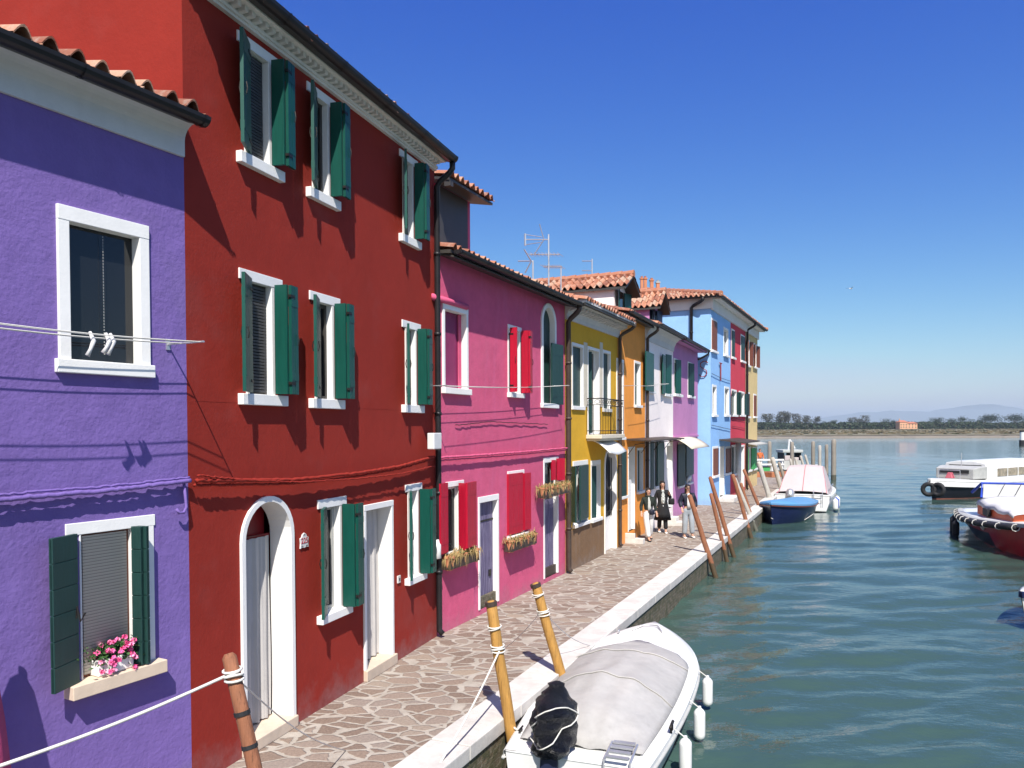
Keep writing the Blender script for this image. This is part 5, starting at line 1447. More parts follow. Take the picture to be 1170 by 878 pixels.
g = MB(); g.tube([(L1 / 2 - .75, .25, .69), (L1 / 2 - .45, .12, .72), (L1 / 2 - .45, -.12, .72), (L1 / 2 - .75, -.25, .69)], .012, 6); g.build('bow_rail', 'alu', b1, local=True, smooth=True)
g = MB()   # swim ladder folded at the stern
for y in (-.62, -.34): g.tube([(-L1 / 2 - .08, y, .25), (-L1 / 2 - .02, y, .58), (-L1 / 2 + .42, y, .60)], .014, 6)
for x in (-.0, .14, .28, .40): g.box(-L1 / 2 + x - .03, -L1 / 2 + x + .03, -.60, -.36, .60, .62)
g.build('ladder', 'alu', b1, local=True)
mtx = Matrix.Translation(b1.location) @ Matrix.Rotation(b1.rotation_euler.z, 4, 'Z')
for i, (px, py) in enumerate(((791.5, 790), (778, 821), (763, 853))):
    ti = (.62, .40, .22)[i]; k = int(ti * 28); gp = mtx @ (Vector(rg[k][-1]) + Vector((0, -.03, .02)))
    pos = gp + (mtx.to_3x3() @ Vector((0, -.13, -.30)))
    fender(pos, .076, .42, ('white fender nearest the bow of the grey covered skiff', 'middle white fender of the grey covered skiff', 'white fender nearest the stern of the grey covered skiff')[i], line_to=gp)
k = mtx @ Vector((-L1 / 2 + .5, .76, .56)); rope(k, p2b + Vector((0, 0, .1)), .03, .012, 'short rope from the skiff stern cleat to the ochre pole')
k = mtx @ Vector((L1 / 2 - 1.6, .72, .6)); rope(k, p3t - d * .38, .10, .006, 'thin cord from the skiff to the second ochre pole', mat='alu')

# ---- navy rowing boat with blue cover
zz_ = WATER + .55
b2, L2 = boat('rowing_boat', 'navy hulled small boat with light blue cover beside the quay', 'boat', G(905, 571, zz_), G(873, 590, WATER))
L2 = 5.0; b2.location = (12.1, 33.9, WATER); b2.rotation_euler.z = math.atan2(-4.4, -3.0)
rg2 = hull(L2, 2.0, stern=.75, zs=.66, zb=.92, draft=.3, flare=.78, p=2.4, tmax=.45, rake=.4)
build_hull(b2, rg2, ('navy', 'navy')); rim(b2, rg2, .08, .06, 'tarpblue'); deck(b2, rg2, 0, 22, .035, .12, 'tarpblue', 'cover', inset=.02)
g = MB(); g.tube([Vector((r[-1][0], r[-1][1] - .03, r[-1][2] - .10)) for r in rg2] , .02, 6); g.tube([Vector((r[0][0], r[0][1] + .03, r[0][2] - .10)) for r in rg2], .02, 6); g.build('rubbing_strake', 'brownwood', b2, local=True)
m2 = Matrix.Translation(b2.location) @ Matrix.Rotation(b2.rotation_euler.z, 4, 'Z')
rope(m2 @ Vector((L2 / 2 - .1, 0, .3)), m2 @ Vector((-.6, 1.0, .25)), .35, .012, 'pale rope looped along the navy hull')
fender(D(856.5, 586, 31.6), .08, .40, 'small white fender at the quay end of the navy boat')

# ---- white motorboat with pinkish cover
b3 = thing('motorboat', 'white motorboat under a pale pink cover with a stern ladder', 'boat', (0, 0, WATER), 0, 'boats moored in the canal')
L3 = 6.6; ax = Vector((.44, .9, 0)).normalized(); st = D(916, 583, 37.6)
b3.location = (st.x + ax.x * L3 / 2, st.y + ax.y * L3 / 2, WATER); b3.rotation_euler.z = math.atan2(ax.y, ax.x)
rg3 = hull(L3, 2.7, stern=.94, zs=.72, zb=1.0, draft=.4, flare=.88, p=2.4, tmax=.4, rake=.6)
build_hull(b3, rg3, ('gel', 'gel')); rim(b3, rg3, .22, .10, 'gel'); deck(b3, rg3, 13, 22, .035, .1, 'gel', 'foredeck'); deck(b3, rg3, 0, 3, .035, 0, 'gel', 'stern_deck')
rows = []
for x, hw, z0, zt_, tw in ((-L3 / 2 + .35, 1.18, .78, .86, 1.10), (-L3 / 2 + 1.0, 1.2, .78, 1.45, .98), (-L3 / 2 + 1.75, 1.2, .78, 2.0, .82), (-L3 / 2 + 2.2, 1.2, .80, 2.08, .80), (-L3 / 2 + 3.2, 1.18, .82, 2.0, .82), (-L3 / 2 + 4.2, 1.0, .86, 1.1, .6)):
    r_ = [(x, hw, z0)] + [(x, hw + (tw - hw) * k / 4, z0 + (zt_ - z0) * k / 4) for k in range(1, 4)] + [(x, tw, zt_ - .03)] + [(x, tw * (1 - k / 4), zt_ + .06 * math.sin(math.pi * k / 8)) for k in range(0, 9)] + [(x, -tw, zt_ - .03)] + [(x, -(hw + (tw - hw) * k / 4), z0 + (zt_ - z0) * k / 4) for k in range(3, 0, -1)] + [(x, -hw, z0)]
    rows.append(r_)
mb = MB(); mb.loft(rows, closed=False, caps=False)
cv = mb.build('cover', 'tarppink', b3, local=True, smooth=False, solid=.01)
g = MB(); g.tube([(p[0] - .02, p[1] * 1.01, p[2] + .015) for p in [r_[0] for r_ in rows[:3]]], .03, 6)
for k in (4, 9, 14): g.tube([(r_[k][0] - .01, r_[k][1] * 1.0, r_[k][2] + .01) for r_ in rows[:4]], .014, 5)
g.build('piping', 'tarpred', cv, local=True)
g = MB()
for y in (-.95, -.55): g.tube([(-L3 / 2 - .02, y, 1.0), (-L3 / 2 - .12, y, .9), (-L3 / 2 - .14, y, -.1)], .022, 6)
for z in (.05, .3, .55, .8): g.tube([(-L3 / 2 - .14, -.95, z), (-L3 / 2 - .14, -.55, z)], .018, 6)
g.build('ladder', 'alu', b3, local=True)
g = MB(); g.box(-L3 / 2 - .45, -L3 / 2 + .05, -1.15, 1.05, .02, .14); g.build('swim_platform', 'gel', b3, local=True, bevel=.02)
outboard(b3, -L3 / 2 - .15, .55, .42, R(48), 1.05, 'alu')
m3 = Matrix.Translation(b3.location) @ Matrix.Rotation(b3.rotation_euler.z, 4, 'Z')
for i, (x, mt, lb) in enumerate(((-2.9, 'gel', 'white fender by the ladder corner of the pink covered boat'), (-2.2, 'royal', 'blue fender on the pink covered boat'), (-1.4, 'gel', 'far white fender on the pink covered boat'))):
    gp = m3 @ Vector((x, -1.36, .72)); fender(m3 @ Vector((x, -1.5, .30)), .13, .55, lb, mt, gp)
g = MB()
for x in (-2.6, -1.6, -.6): g.tube([(x, -1.25, .75), (x, -1.25, 1.15)], .015, 5)
g.tube([(-2.6, -1.25, 1.15), (-.6, -1.25, 1.15)], .018, 6); g.build('hand_rail', 'alu', b3, local=True)

# ---- black, red and orange work boat at the right edge
b4 = thing('work_boat', 'dark red and black work boat with orange cabin band, right edge', 'boat', (0, 0, WATER), 0, 'boats moored in the canal')
bow = D(1222, 640, 21.5); ste = D(1136, 600, 30.5); L4 = 9.2
ax = Vector((bow.x - ste.x, bow.y - ste.y, 0)).normalized(); c = Vector((ste.x + bow.x, ste.y + bow.y, 0)) / 2
b4.location = (c.x, c.y, WATER); b4.rotation_euler.z = math.atan2(ax.y, ax.x)
rg4 = hull(L4, 3.1, stern=.80, zs=.78, zb=1.22, draft=.5, flare=.72, p=2.2, tmax=.35, rake=.7, bot=.95)
mb = MB(); n = len(rg4[0])
mb.v = [Vector(p) for r in rg4 for p in r]
for i in range(len(rg4) - 1):
    for k in range(n - 1):
        o = i * n; mb.f.append([o + k, o + k + 1, o + n + k + 1, o + n + k]); mb.r.append(.5); s_ = min(k, n - 2 - k)
        mb.mi.append(0 if s_ == 0 else (1 if s_ == 1 and i < 13 else (0 if s_ == 1 else 2)))
mb.f.append(list(range(n))); mb.r.append(.5); mb.mi.append(1)
h4 = mb.build('hull', ['hullred', 'blackhull', 'darkred'], b4, local=True)
for p in h4.data.polygons: p.use_smooth = len(p.vertices) == 4
rim(b4, rg4, .18, .10, 'greydeck', over=.07); deck(b4, rg4, 0, 22, .02, .06, 'gel', 'deck')
g = MB()
for s_ in (0, -1):
    sg = 1 if s_ == 0 else -1
    g.tube([Vector((r[s_][0], r[s_][1] + sg * .10, r[s_][2] - .12)) for r in rg4[:19]], .09, 8)
g.tube([(-L4 / 2 - .08, rg4[0][0][1], .68), (-L4 / 2 - .12, 0, .68), (-L4 / 2 - .08, -rg4[0][0][1], .68)], .09, 8); g.build('rubber_bumper', 'blackrubber', b4, local=True, smooth=True)
g = MB()
for i in range(0, 19, 2):
    r = rg4[i]
    for s_ in (0, -1):
        sg = 1 if s_ == 0 else -1; c_ = Vector((r[s_][0], r[s_][1] + sg * .10, r[s_][2] - .12)); g.tube([c_ + Vector((0, math.cos(q * .785) * .11, math.sin(q * .785) * .11)) for q in range(9)], .016, 5)
g.build('lashing', 'rope', b4, local=True)
# cabin: orange band, white cover, windscreen
def ringbox(x0, x1, w0, w1, z0, z1): return [(x0, w0, z0), (x0, -w0, z0), (x1, -w1, z0), (x1, w1, z0)], [(x0, w0, z1), (x0, -w0, z1), (x1, -w1, z1), (x1, w1, z1)]
g = MB(); g.loft(ringbox(-1.6, 2.3, 1.15, .85, .9, 1.30)); g.build('cabin_side', 'orangepaint', b4, local=True, bevel=.03)
g = MB(); 
for y in (.55, -.15): g.box(2.28, 2.33, y, y + .3, .98, 1.22)
g.box(-.6, .2, 1.06, 1.16, .98, 1.22); g.box(-.6, .2, -1.16, -1.06, .98, 1.22); g.build('hatch', 'blackrubber', b4, local=True)
g = MB(); rows = []
for k in range(9):
    t_ = k / 8; x = -1.5 + 3.95 * t_; w_ = 1.20 - .32 * t_; rows.append([(x, w_ * math.cos(math.pi * j / 12), 1.22 + .05 * math.sin(x * 4) + (.34 - .08 * t_) * math.sin(math.pi * j / 12) ** .6 * (1 - .35 * t_ ** 3)) for j in range(13)])
g.loft(rows, closed=False, caps=False); g.build('canvas_cover', 'whitecloth', b4, local=True, smooth=True, solid=.02)
g = MB(); g.hexa([(-1.5, 1.0, 1.5), (-1.45, 1.0, 1.5), (-1.45, -1.0, 1.5), (-1.5, -1.0, 1.5), (-1.95, .9, 1.98), (-1.9, .9, 1.98), (-1.9, -.9, 1.98), (-1.95, -.9, 1.98)]); ws_ = g.build('windscreen', 'greydeck', b4, local=True)
g = MB(); g.tube([(-1.45, 1.05, 1.5), (-1.9, .95, 2.0), (-1.9, -.95, 2.0), (-1.45, -1.05, 1.5)], .04, 8); g.tube([(-1.9, .95, 2.0), (-2.6, 1.15, 1.6)], .05, 6); g.tube([(-1.9, -.95, 2.0), (-2.6, -1.15, 1.6)], .05, 6); g.build('windscreen_frame', 'royal', ws_, local=True)
g = MB(); g.tube([(-1.42, .0, 1.64), (-1.75, .25, 2.02)], .012, 4); g.tube([(-1.42, -.5, 1.64), (-1.75, -.25, 2.02)], .012, 4); g.build('wiper', 'blackrubber', ws_, local=True)
m4 = Matrix.Translation(b4.location) @ Matrix.Rotation(b4.rotation_euler.z, 4, 'Z')
# lettering on the flank (starboard side faces the canal)
i0 = 15
def flank(i, f): r = rg4[i]; a = Vector(r[-1]); b = Vector(r[-2]); return a.lerp(b, f)
pa = flank(11, .55); pb_ = flank(14, .55); xd = (pb_ - pa).normalized(); up_ = (flank(12, .1) - flank(12, 1)).normalized(); nd = xd.cross(up_)
if nd.y > 0: xd = -xd; nd = xd.cross(up_)
Rm = Matrix((xd, nd.cross(xd), nd)).transposed()
cpt = flank(12, .5) + nd * .035
M['faintlet'] = paint('faded_grey_lettering', (.32, .22, .22), .6, .1)
text_part('TRM', .24, None, 0, 0, 0, 'faintlet', h4, Rm=Rm, loc=cpt - xd * .35)
g = MB(); g.tube([cpt + xd * .12 + (xd * math.cos(q * .524) + Rm @ Vector((0, 1, 0)) * math.sin(q * .524)) * .12 for q in range(13)], .03, 6); g.build('ring_emblem', 'gel', h4, local=True)
for i, (k, lb) in enumerate(((1, 'black tyre-like fender at the stern corner of the red work boat'), (3, 'second black fender from the stern of the red work boat'), (6, 'third black fender from the stern of the red work boat'))):
    r = rg4[k]; p = m4 @ (Vector(r[-1]) + Vector((0, -.22, -.55)))
    fender(p, .12, .60, lb, 'blackrubber', m4 @ Vector(r[-1]))
g = MB(); g.tube([(3.3, 0, 1.1), (3.3, 0, 1.35)], .05, 8); g.tube([(3.3, -.12, 1.3), (3.3, .12, 1.3)], .03, 6); g.build('bollard', 'iron', b4, local=True)

# ---- white cabin boat behind
b5 = thing('cabin_boat', 'black hulled passenger boat with long white cabin behind the red work boat', 'boat', (0, 0, WATER), 0, 'boats moored in the canal')
bow = D(1062, 575, 43); ste = D(1215, 565, 53); L5 = 11.5
ax = Vector((bow.x - ste.x, bow.y - ste.y, 0)).normalized(); c = bow - ax * L5 / 2
b5.scale = (1, 1, .84); b5.location = (c.x, c.y, WATER); b5.rotation_euler.z = math.atan2(ax.y, ax.x)
rg5 = hull(L5, 3.2, stern=.85, zs=.95, zb=1.35, draft=.5, flare=.85, p=3.0, tmax=.4, rake=.5)
build_hull(b5, rg5, ('blackhull', 'antifoul')); rim(b5, rg5, .25, .12, 'gel', over=.05); deck(b5, rg5, 0, 22, .02, .06, 'greydeck', 'deck')
g = MB()
for s_ in (0, -1):
    sg = 1 if s_ == 0 else -1
    mbq = [[(r[s_][0], r[s_][1] + sg * .02, r[s_][2] - .14), (r[s_][0], r[s_][1] + sg * .05, r[s_][2] - .14), (r[s_][0], r[s_][1] * .985 + sg * .06, r[s_][2] - .46), (r[s_][0], r[s_][1] * .985 - sg * .01, r[s_][2] - .46)] for r in rg5]
    g.loft(mbq)
g.build('white_band', 'gel', b5, local=True)
g = MB(); g.loft([[(x, w_, 1.0), (x, w_, 1.9), (x, w_ * .9, 2.28), (x, w_ * .4, 2.42), (x, -w_ * .4, 2.42), (x, -w_ * .9, 2.28), (x, -w_, 1.9), (x, -w_, 1.0)] for x, w_ in ((-L5 / 2 + .6, 1.3), (1.3, 1.3), (1.75, 1.22))]); cb_ = g.build('cabin', 'gel', b5, local=True, bevel=.04)
M['sidewin'] = paint('tan_curtained_window', (.30, .25, .17), .3, .4, spec=.6)
for y in (1.29, -1.33):
    for k in range(4): x = -L5 / 2 + 1.2 + k * 1.35; g = MB(); g.box(x, x + 1.2, y, y + .04, 1.35, 1.92); g.build('side_window', 'sidewin', cb_, local=True, bevel=.02)
g = MB(); g.box(1.70, 1.79, -.9, .9, 1.95, 2.15); g.build('front_slot', 'blackrubber', cb_, local=True)
g = MB(); g.loft([[(x, w_, 1.25), (x, w_, zt_), (x, -w_, zt_), (x, -w_, 1.25)] for x, w_, zt_ in ((1.8, 1.25, 2.1), (2.3, 1.2, 2.08), (3.0, 1.05, 1.95))]); wc = g.build('fore_cabin', 'greydeck', b5, local=True, bevel=.04)
g = MB(); g.box(2.98, 3.04, -.8, .8, 1.62, 1.86); g.build('windscreen', 'blackrubber', wc, local=True)
g = MB(); g.tube([(3.6, -.6, 1.2), (3.6, -.6, 1.85), (3.6, .6, 1.85), (3.6, .6, 1.2)], .025, 6); g.build('rail', 'alu', b5, local=True); g = MB(); g.tube([(2.2, 0, 2.1), (2.2, 0, 3.0)], .02, 6); g.build('mast', 'alu', b5, local=True)
g = MB(); g.hexa([(3.3, -.2, 1.3), (3.7, -.2, 1.3), (3.7, .2, 1.3), (3.3, .2, 1.3), (3.4, -.1, 1.7), (3.6, -.1, 1.7), (3.6, .1, 1.7), (3.4, .1, 1.7)]); g.build('winch_cover', 'tarpred', b5, local=True, bevel=.03)
m5 = Matrix.Translation(b5.location) @ Matrix.Rotation(b5.rotation_euler.z, 4, 'Z')
# tyres on its bow
for q, (x, y) in enumerate(((L5 / 2 - .25, .35), (L5 / 2 - .15, -.05))):
    c_ = m5 @ Vector((x + .12, y * 1.15, .55)); tt = thing('tyre_fender', ('black tyre on the near side of the cabin boat bow', 'black tyre on the tip of the cabin boat bow')[q], 'tyre', c_, b5.rotation_euler.z + .4 * q, 'tyres on the cabin boat bow')
    g = MB(); rg_ = []
    for a in range(17):
        an = a * math.pi / 8; rg_.append([(math.cos(b * .785) * .12, math.cos(an) * (.30 + math.sin(b * .785) * .12), math.sin(an) * (.30 + math.sin(b * .785) * .12)) for b in range(8)])
    g.loft(rg_, caps=False); g.build('tyre', 'blackrubber', tt, local=True, smooth=True)

# ---- bow peeking in at the right edge
b6 = thing('moored_boat', 'white bow with a dark blue edge just entering at the right edge', 'boat', (0, 0, WATER), 0, 'boats moored in the canal')
tip = G(1165.5, 700, WATER + .35); L6 = 5; b6.location = (tip.x + L6 / 2 * .94, tip.y + .85, WATER); b6.rotation_euler.z = R(180 + 20)
rg6 = hull(L6, 2.0, stern=.8, zs=.5, zb=.75, draft=.3, flare=.85, p=2.4)
build_hull(b6, rg6, ('gel', 'gel')); rim(b6, rg6, .14, .10, 'navy'); deck(b6, rg6, 0, 22, .035, .08, 'gel', 'deck')

# ---- work boat with a green roofed cabin beyond the quay end
b7 = thing('lagoon_barge', 'distant barge with green roofed wheelhouse and white derrick at the quay end', 'boat', (0, 0, WATER), 0, 'boats moored in the canal')
c = D(893, 530, 63); b7.location = (c.x, 63, WATER); b7.rotation_euler.z = R(0)
rg7 = hull(6.5, 2.6, stern=.8, zs=.6, zb=1.0, draft=.3, p=2.4); build_hull(b7, rg7, ('blackhull', 'antifoul')); rim(b7, rg7, .1, .08, 'greydeck'); deck(b7, rg7, 0, 22, .02, .05, 'greydeck', 'deck')
wx = D(903, 515, 63).x - c.x
g = MB(); g.box(wx - .78, wx + .62, -.7, .7, .6, 1.35); wh = g.build('wheelhouse', 'greydeck', b7, local=True, bevel=.03)
for x in (wx - .78, wx - .05, wx + .60):
    g = MB(); g.box(x - .03, x + .03, -.7, .7, 1.35, 1.98); g.build('window_post', 'blackrubber', wh, local=True)
g = MB(); g.box(wx - .9, wx + .75, -.85, .85, 1.98, 2.22); g.build('roof', 'lantern' if 0 else 'seagreen' if 'seagreen' in M else 'greycloth', wh, local=True, bevel=.05)
g = MB(); g.box(wx - .7, wx - .2, -.72, -.4, 1.35, 1.75); g.box(wx + .05, wx + .45, -.72, -.4, 1.35, 1.6); g.build('cargo_bag', 'tarppink', wh, local=True, bevel=.05)
g = MB(); g.tube([(wx - .15, 0, 2.2), (wx - .1, 0, 3.05)], .07, 6); g.tube([(wx - .05, 0, 3.05), (wx + .38, 0, 2.3)], .06, 6); g.build('derrick', 'gel', b7, local=True)
# railed pontoon where the man in orange stands
b8 = thing('pontoon', 'white railed landing pontoon where the man in orange stands', 'pontoon', (0, 0, WATER), 0)
c8 = D(868, 535, 60); b8.location = (c8.x, 60, WATER)
g = MB(); g.box(-3, 1.6, -1.2, 1.2, .1, .62); g.build('platform', 'greydeck', b8, local=True)
g = MB()
for z in (1.15, 1.5): g.box(-3, 1.5, -1.15, -1.09, z, z + .12)
for x in (-2.9, -1.4, -.2, .6, 1.4): g.box(x - .04, x + .04, -1.08, -1.0, .6, 1.6)
g.build('railing', 'gel', b8, local=True)
c = D(879, 527, 55); t = thing('crate', 'bright green crate at the end of the quay', 'crate', (c.x - .1, 56.0, .012))
g = MB(); g.box(-.40, .40, -.28, .28, .0, .5); g.build('box', 'brightgreen', t, local=True, bevel=.02)
g = MB(); g.box(-.43, .43, -.31, .31, .5, .56); g.build('lid', 'blackrubber', t, local=True, bevel=.01)
for i, (px, sz, mt, lb) in enumerate(((872, .8, 'terracotta', 'terracotta trough on the quay end under the green crate'), (888, .9, 'terracotta', 'terracotta trough near the barge on the quay end'))):
    c = G(px, 545); t = thing('planter', lb, 'planter', c, R(24 + 10 * i), 'terracotta troughs on the quay end')
    g = MB(); g.hexa([(-sz, -.25, 0), (sz, -.25, 0), (sz, .25, 0), (-sz, .25, 0), (-sz * 1.1, -.32, .35), (sz * 1.1, -.32, .35), (sz * 1.1, .32, .35), (-sz * 1.1, .32, .35)]); g.build('trough', mt, t, local=True, bevel=.02)
    g = MB(); g.box(-sz, sz, -.22, .22, .351, .37); g.build('soil', 'brown', t, local=True)

# ================================================================== PEOPLE
def skin_mesh(name, pts, edges, mat, parent, sub=2):
    me = bpy.data.meshes.new(name); me.from_pydata([p[0] for p in pts], edges, []); o = bpy.data.objects.new(name, me); COL.objects.link(o)
    sk = o.modifiers.new('skin', 'SKIN'); sk.use_smooth_shade = True
    for i, p in enumerate(pts):
        r = p[1]; r = r if isinstance(r, tuple) else (r, r); me.skin_vertices[0].data[i].radius = r
        me.skin_vertices[0].data[i].use_root = (i == 0)
    ss = o.modifiers.new('sub', 'SUBSURF'); ss.levels = sub; ss.render_levels = sub
    bpy.context.view_layer.update()
    nm = bpy.data.meshes.new_from_object(o.evaluated_get(bpy.context.evaluated_depsgraph_get()))
    bpy.data.objects.remove(o); nm.name = name; nm.materials.clear(); nm.materials.append(M[mat])
    for p in nm.polygons: p.use_smooth = True
    ob = bpy.data.objects.new(name, nm); COL.objects.link(ob); ob.parent = parent
    return ob
def person(label, loc, rz, H_, J, cloth, extras):
    """J: joints in local metres (facing -y) for a 1.66 m figure"""
    root = thing('person', label, 'person', loc, rz, None)
    S = H_ / 1.66; V = lambda v: tuple(Vector(v) * S)
    b = []; e = []
    def add(v, r, par=None):
        b.append((V(v), (r[0] * S, r[1] * S) if isinstance(r, tuple) else r * S)); 
        if par is not None: e.append((par, len(b) - 1))
        return len(b) - 1
    pel = add((0, 0, .90), (.125, .10)); wa = add((0, .005, 1.04), (.105, .08), pel); ch = add((0, .01, 1.24), (.125, .09), wa); nb = add((0, .015, 1.38), (.06, .055), ch)
    nk = add((0, .005, 1.44), .045, nb); hd0 = add((0, -.005, 1.50), (.060, .072), nk); hd1 = add((0, -.002, 1.57), (.070, .084), hd0); hd2 = add((0, .008, 1.625), (.052, .060), hd1)
    for s in (-1, 1):
        A = J['armL' if s < 0 else 'armR']; Lg = J['legL' if s < 0 else 'legR']
        sh = add((s * .15, .015, 1.335), .05, ch); el = add(A[0], .036, sh); wr = add(A[1], .024, el)
        dv = (Vector(A[1]) - Vector(A[0])).normalized(); pm = Vector(A[1]) + dv * .06; h = add(pm, (.034, .018), wr)
        side = dv.cross(Vector((0, 1, 0))); side = side.normalized() if side.length > .1 else Vector((1, 0, 0))
        for k in range(4):
            f0 = pm + side * (.024 - .016 * k) + dv * .02; f1 = f0 + dv * (.055 + (.008 if k in (1, 2) else 0)) + Vector((0, -.012, 0))
            a_ = add(f0, .0085, h); add(f1, .007, a_)
        th = Vector(A[1]) + dv * .03 + side * .035; add(th + dv * .025 + side * .012, .0085, wr)
        hp = add((s * .085, .0, .84), .085, pel); kn = add(Lg[0], .058, hp); an_ = add(Lg[1], .038, kn); toe = add(Vector(Lg[1]) + Vector((Lg[2], -.13, -.055)), .028, an_)
    skin_mesh('body', b, e, 'skin', root, 2)
    # face
    g = MB(); 
    for sx in (-1, 1): g.ball(V((sx * .028, -.074, 1.575)), .010 * S, 8, 6)
    g.build('eyes', 'darkink', root, local=True, smooth=True)
    g = MB(); g.ball(V((0, -.085, 1.548)), (.011 * S, .016 * S, .022 * S), 8, 6); 
    for sx in (-1, 1): g.ball(V((sx * .070, .0, 1.56)), (.010 * S, .02 * S, .028 * S), 8, 6)
    g.build('nose_and_ears', 'skin', root, local=True, smooth=True)
    g = MB(); g.ball(V((0, -.077, 1.515)), (.020 * S, .008 * S, .007 * S), 8, 5); g.build('mouth', 'tarpred', root, local=True, smooth=True)
    # trousers
    tc, jc, hc_ = cloth
    p = [(V((0, 0, .98)), (.13 * S, .105 * S)), (V((0, 0, .88)), (.14 * S, .115 * S))]; ee = [(0, 1)]
    wleg = J.get('wleg', .08)
    for s in (-1, 1):
        Lg = J['legL' if s < 0 else 'legR']
        i = len(p); k_ = Vector(Lg[0]); a_ = Vector(Lg[1])
        p += [(V((s * .088, 0, .80)), .100 * S), (V(k_), wleg * S), (V(k_.lerp(a_, .6)), wleg * .93 * S), (V(a_ + Vector((0, 0, .03))), wleg * .95 * S)]
        ee += [(1, i), (i, i + 1), (i + 1, i + 2), (i + 2, i + 3)]
    skin_mesh('trousers', p, ee, tc, root, 2)
    # jacket with sleeves
    PF = J.get('puff', 1.0)
    p = [(V((0, 0, J.get('jb', .92))), (.155 * S * PF, .125 * S)), (V((0, .005, 1.08)), (.145 * S, .115 * S)), (V((0, .01, 1.25)), (.150 * S, .115 * S)), (V((0, .015, 1.37)), (.085 * S, .075 * S))]; ee = [(0, 1), (1, 2), (2, 3)]
    for s in (-1, 1):
        A = J['armL' if s < 0 else 'armR']; i = len(p); a0, a1 = Vector(A[0]), Vector(A[1])
        p += [(V((s * .165, .015, 1.33)), .068 * S * PF), (V(a0), .060 * S * PF), (V(a0.lerp(a1, .85)), .046 * S * PF)]; ee += [(2, i), (i, i + 1), (i + 1, i + 2)]
    skin_mesh('jacket', p, ee, jc, root, 2)
    # open front shirt panel
    if J.get('shirt'):
        g = MB(); rr = [(.060, .93), (.062, 1.08), (.060, 1.22), (.045, 1.34), (.03, 1.40)]
        g.loft([[V((w_ * math.cos(math.pi * k / 8), -(.118 if z < 1.3 else .075 + (1.36 - z) * .3) - .018 * math.sin(math.pi * k / 8), z)) for k in range(9)] for w_, z in rr], closed=False, caps=False)
        g.build('shirt', J['shirt'], root, local=True, smooth=True, solid=.008)
    # hair
    hl = J.get('hair', .12)
    p = [(V((0, .0, 1.665)), (.070 * S, .078 * S)), (V((0, .022, 1.62)), (.098 * S, .090 * S)), (V((0, .045, 1.53)), (.105 * S, .062 * S)), (V((0, .06, 1.52 - hl)), (.10 * S, .04 * S))]
    skin_mesh('hair', p, [(0, 1), (1, 2), (2, 3)], 'hair', root, 2)
    # shoes
    for s in (-1, 1):
        Lg = J['legL' if s < 0 else 'legR']; a_ = Vector(Lg[1]); g = MB(); tip = Vector((Lg[2], -.17, 0))
        base = a_ + Vector((0, .03, 0)); zf = a_.z - .085
        rg_ = []
        for t_, w_, h_ in ((-.03, .03, .05), (0, .043, .075), (.3, .045, .07), (.65, .050, .055), (.9, .042, .04), (1, .02, .025)):
            c_ = Vector((base.x, base.y, zf)) + Vector((tip.x * t_, tip.y * t_ * 1.25 + .02, 0))
            rg_.append([V((c_.x + w_ * math.cos(q * math.pi / 4), c_.y, c_.z + h_ * (.5 + .5 * math.sin(q * math.pi / 4)))) for q in range(8)])
        g.loft(rg_); g.build('shoe', hc_[1] if isinstance(hc_, tuple) else hc_, root, local=True, smooth=True)
    for f in extras: f(root, S, V)
    return root
def coat(mat, bottom=.42):
    def f(root, S, V):
        g = MB(); rr = [(1.34, .165, .10), (1.2, .178, .135), (1.02, .150, .125), (.85, .185, .150), (.65, .235, .18), (bottom, .275, .21), (bottom + .01, .262, .20), (.8, .18, .14)]
        rings = []
        for z, a, b_ in rr:
            rings.append([V((a * math.cos(q * math.pi / 12) * (1 + .05 * math.sin(q * 2.3) * (1.3 - z)), b_ * math.sin(q * math.pi / 12) * (1 + .05 * math.sin(q * 3.1) * (1.3 - z)), z)) for q in range(24)])
        g.loft(rings, caps=False); g.build('long_coat', mat, root, local=True, smooth=True)
        g = MB()
        for k in range(4): g.ball(V((0, -.142 - .004 * k, 1.18 - .10 * k)), .014 * S, 6, 5)
        g.build('buttons', 'alu', root, local=True)
    return f
def bagf(pos, size, mat, name='handbag', strap=True):
    def f(root, S, V):
        g = MB(); x, y, z = pos; a, b_, c_ = size
        g.loft([[V((x + a * math.cos(q * .524) * k, y + b_ * math.sin(q * .524) * k, z + zz)) for q in range(12)] for k, zz in ((.7, -c_), (1, -c_ * .8), (1, c_ * .6), (.8, c_))])
        o = g.build(name, mat, root, local=True, smooth=True)
        if strap: g = MB(); g.tube([V(q) for q in ((x, y, z + c_), (x * .6, -.13, 1.25), (-x * .5, -.02, 1.40))], .010 * S, 5); g.build('strap', mat, o, local=True)
    return f
def scarf(mat):
    def f(root, S, V):
        g = MB(); g.tube([V((.075 * math.cos(q * .524), .01 + .075 * math.sin(q * .524), 1.40 + .01 * math.sin(q))) for q in range(13)], .032 * S, 8)
        g.tube([V((.02, -.09, 1.39)), V((.05, -.14, 1.25)), V((.05, -.15, 1.12))], .028 * S, 6); g.build('scarf', mat, root, local=True, smooth=True)
    return f
def glasses():
    def f(root, S, V):
        g = MB()
        for sx in (-1, 1): g.ball(V((sx * .03, -.088, 1.575)), (.026 * S, .008 * S, .02 * S), 8, 6)
        g.tube([V((-.07, -.02, 1.58)), V((-.06, -.08, 1.58)), V((.06, -.08, 1.58)), V((.07, -.02, 1.58))], .004 * S, 4); g.build('sunglasses', 'blackrubber', root, local=True, smooth=True)
    return f
def face_cam(p): return math.atan2(p.x, -p.y) * 1.0
g1 = G(741, 618)
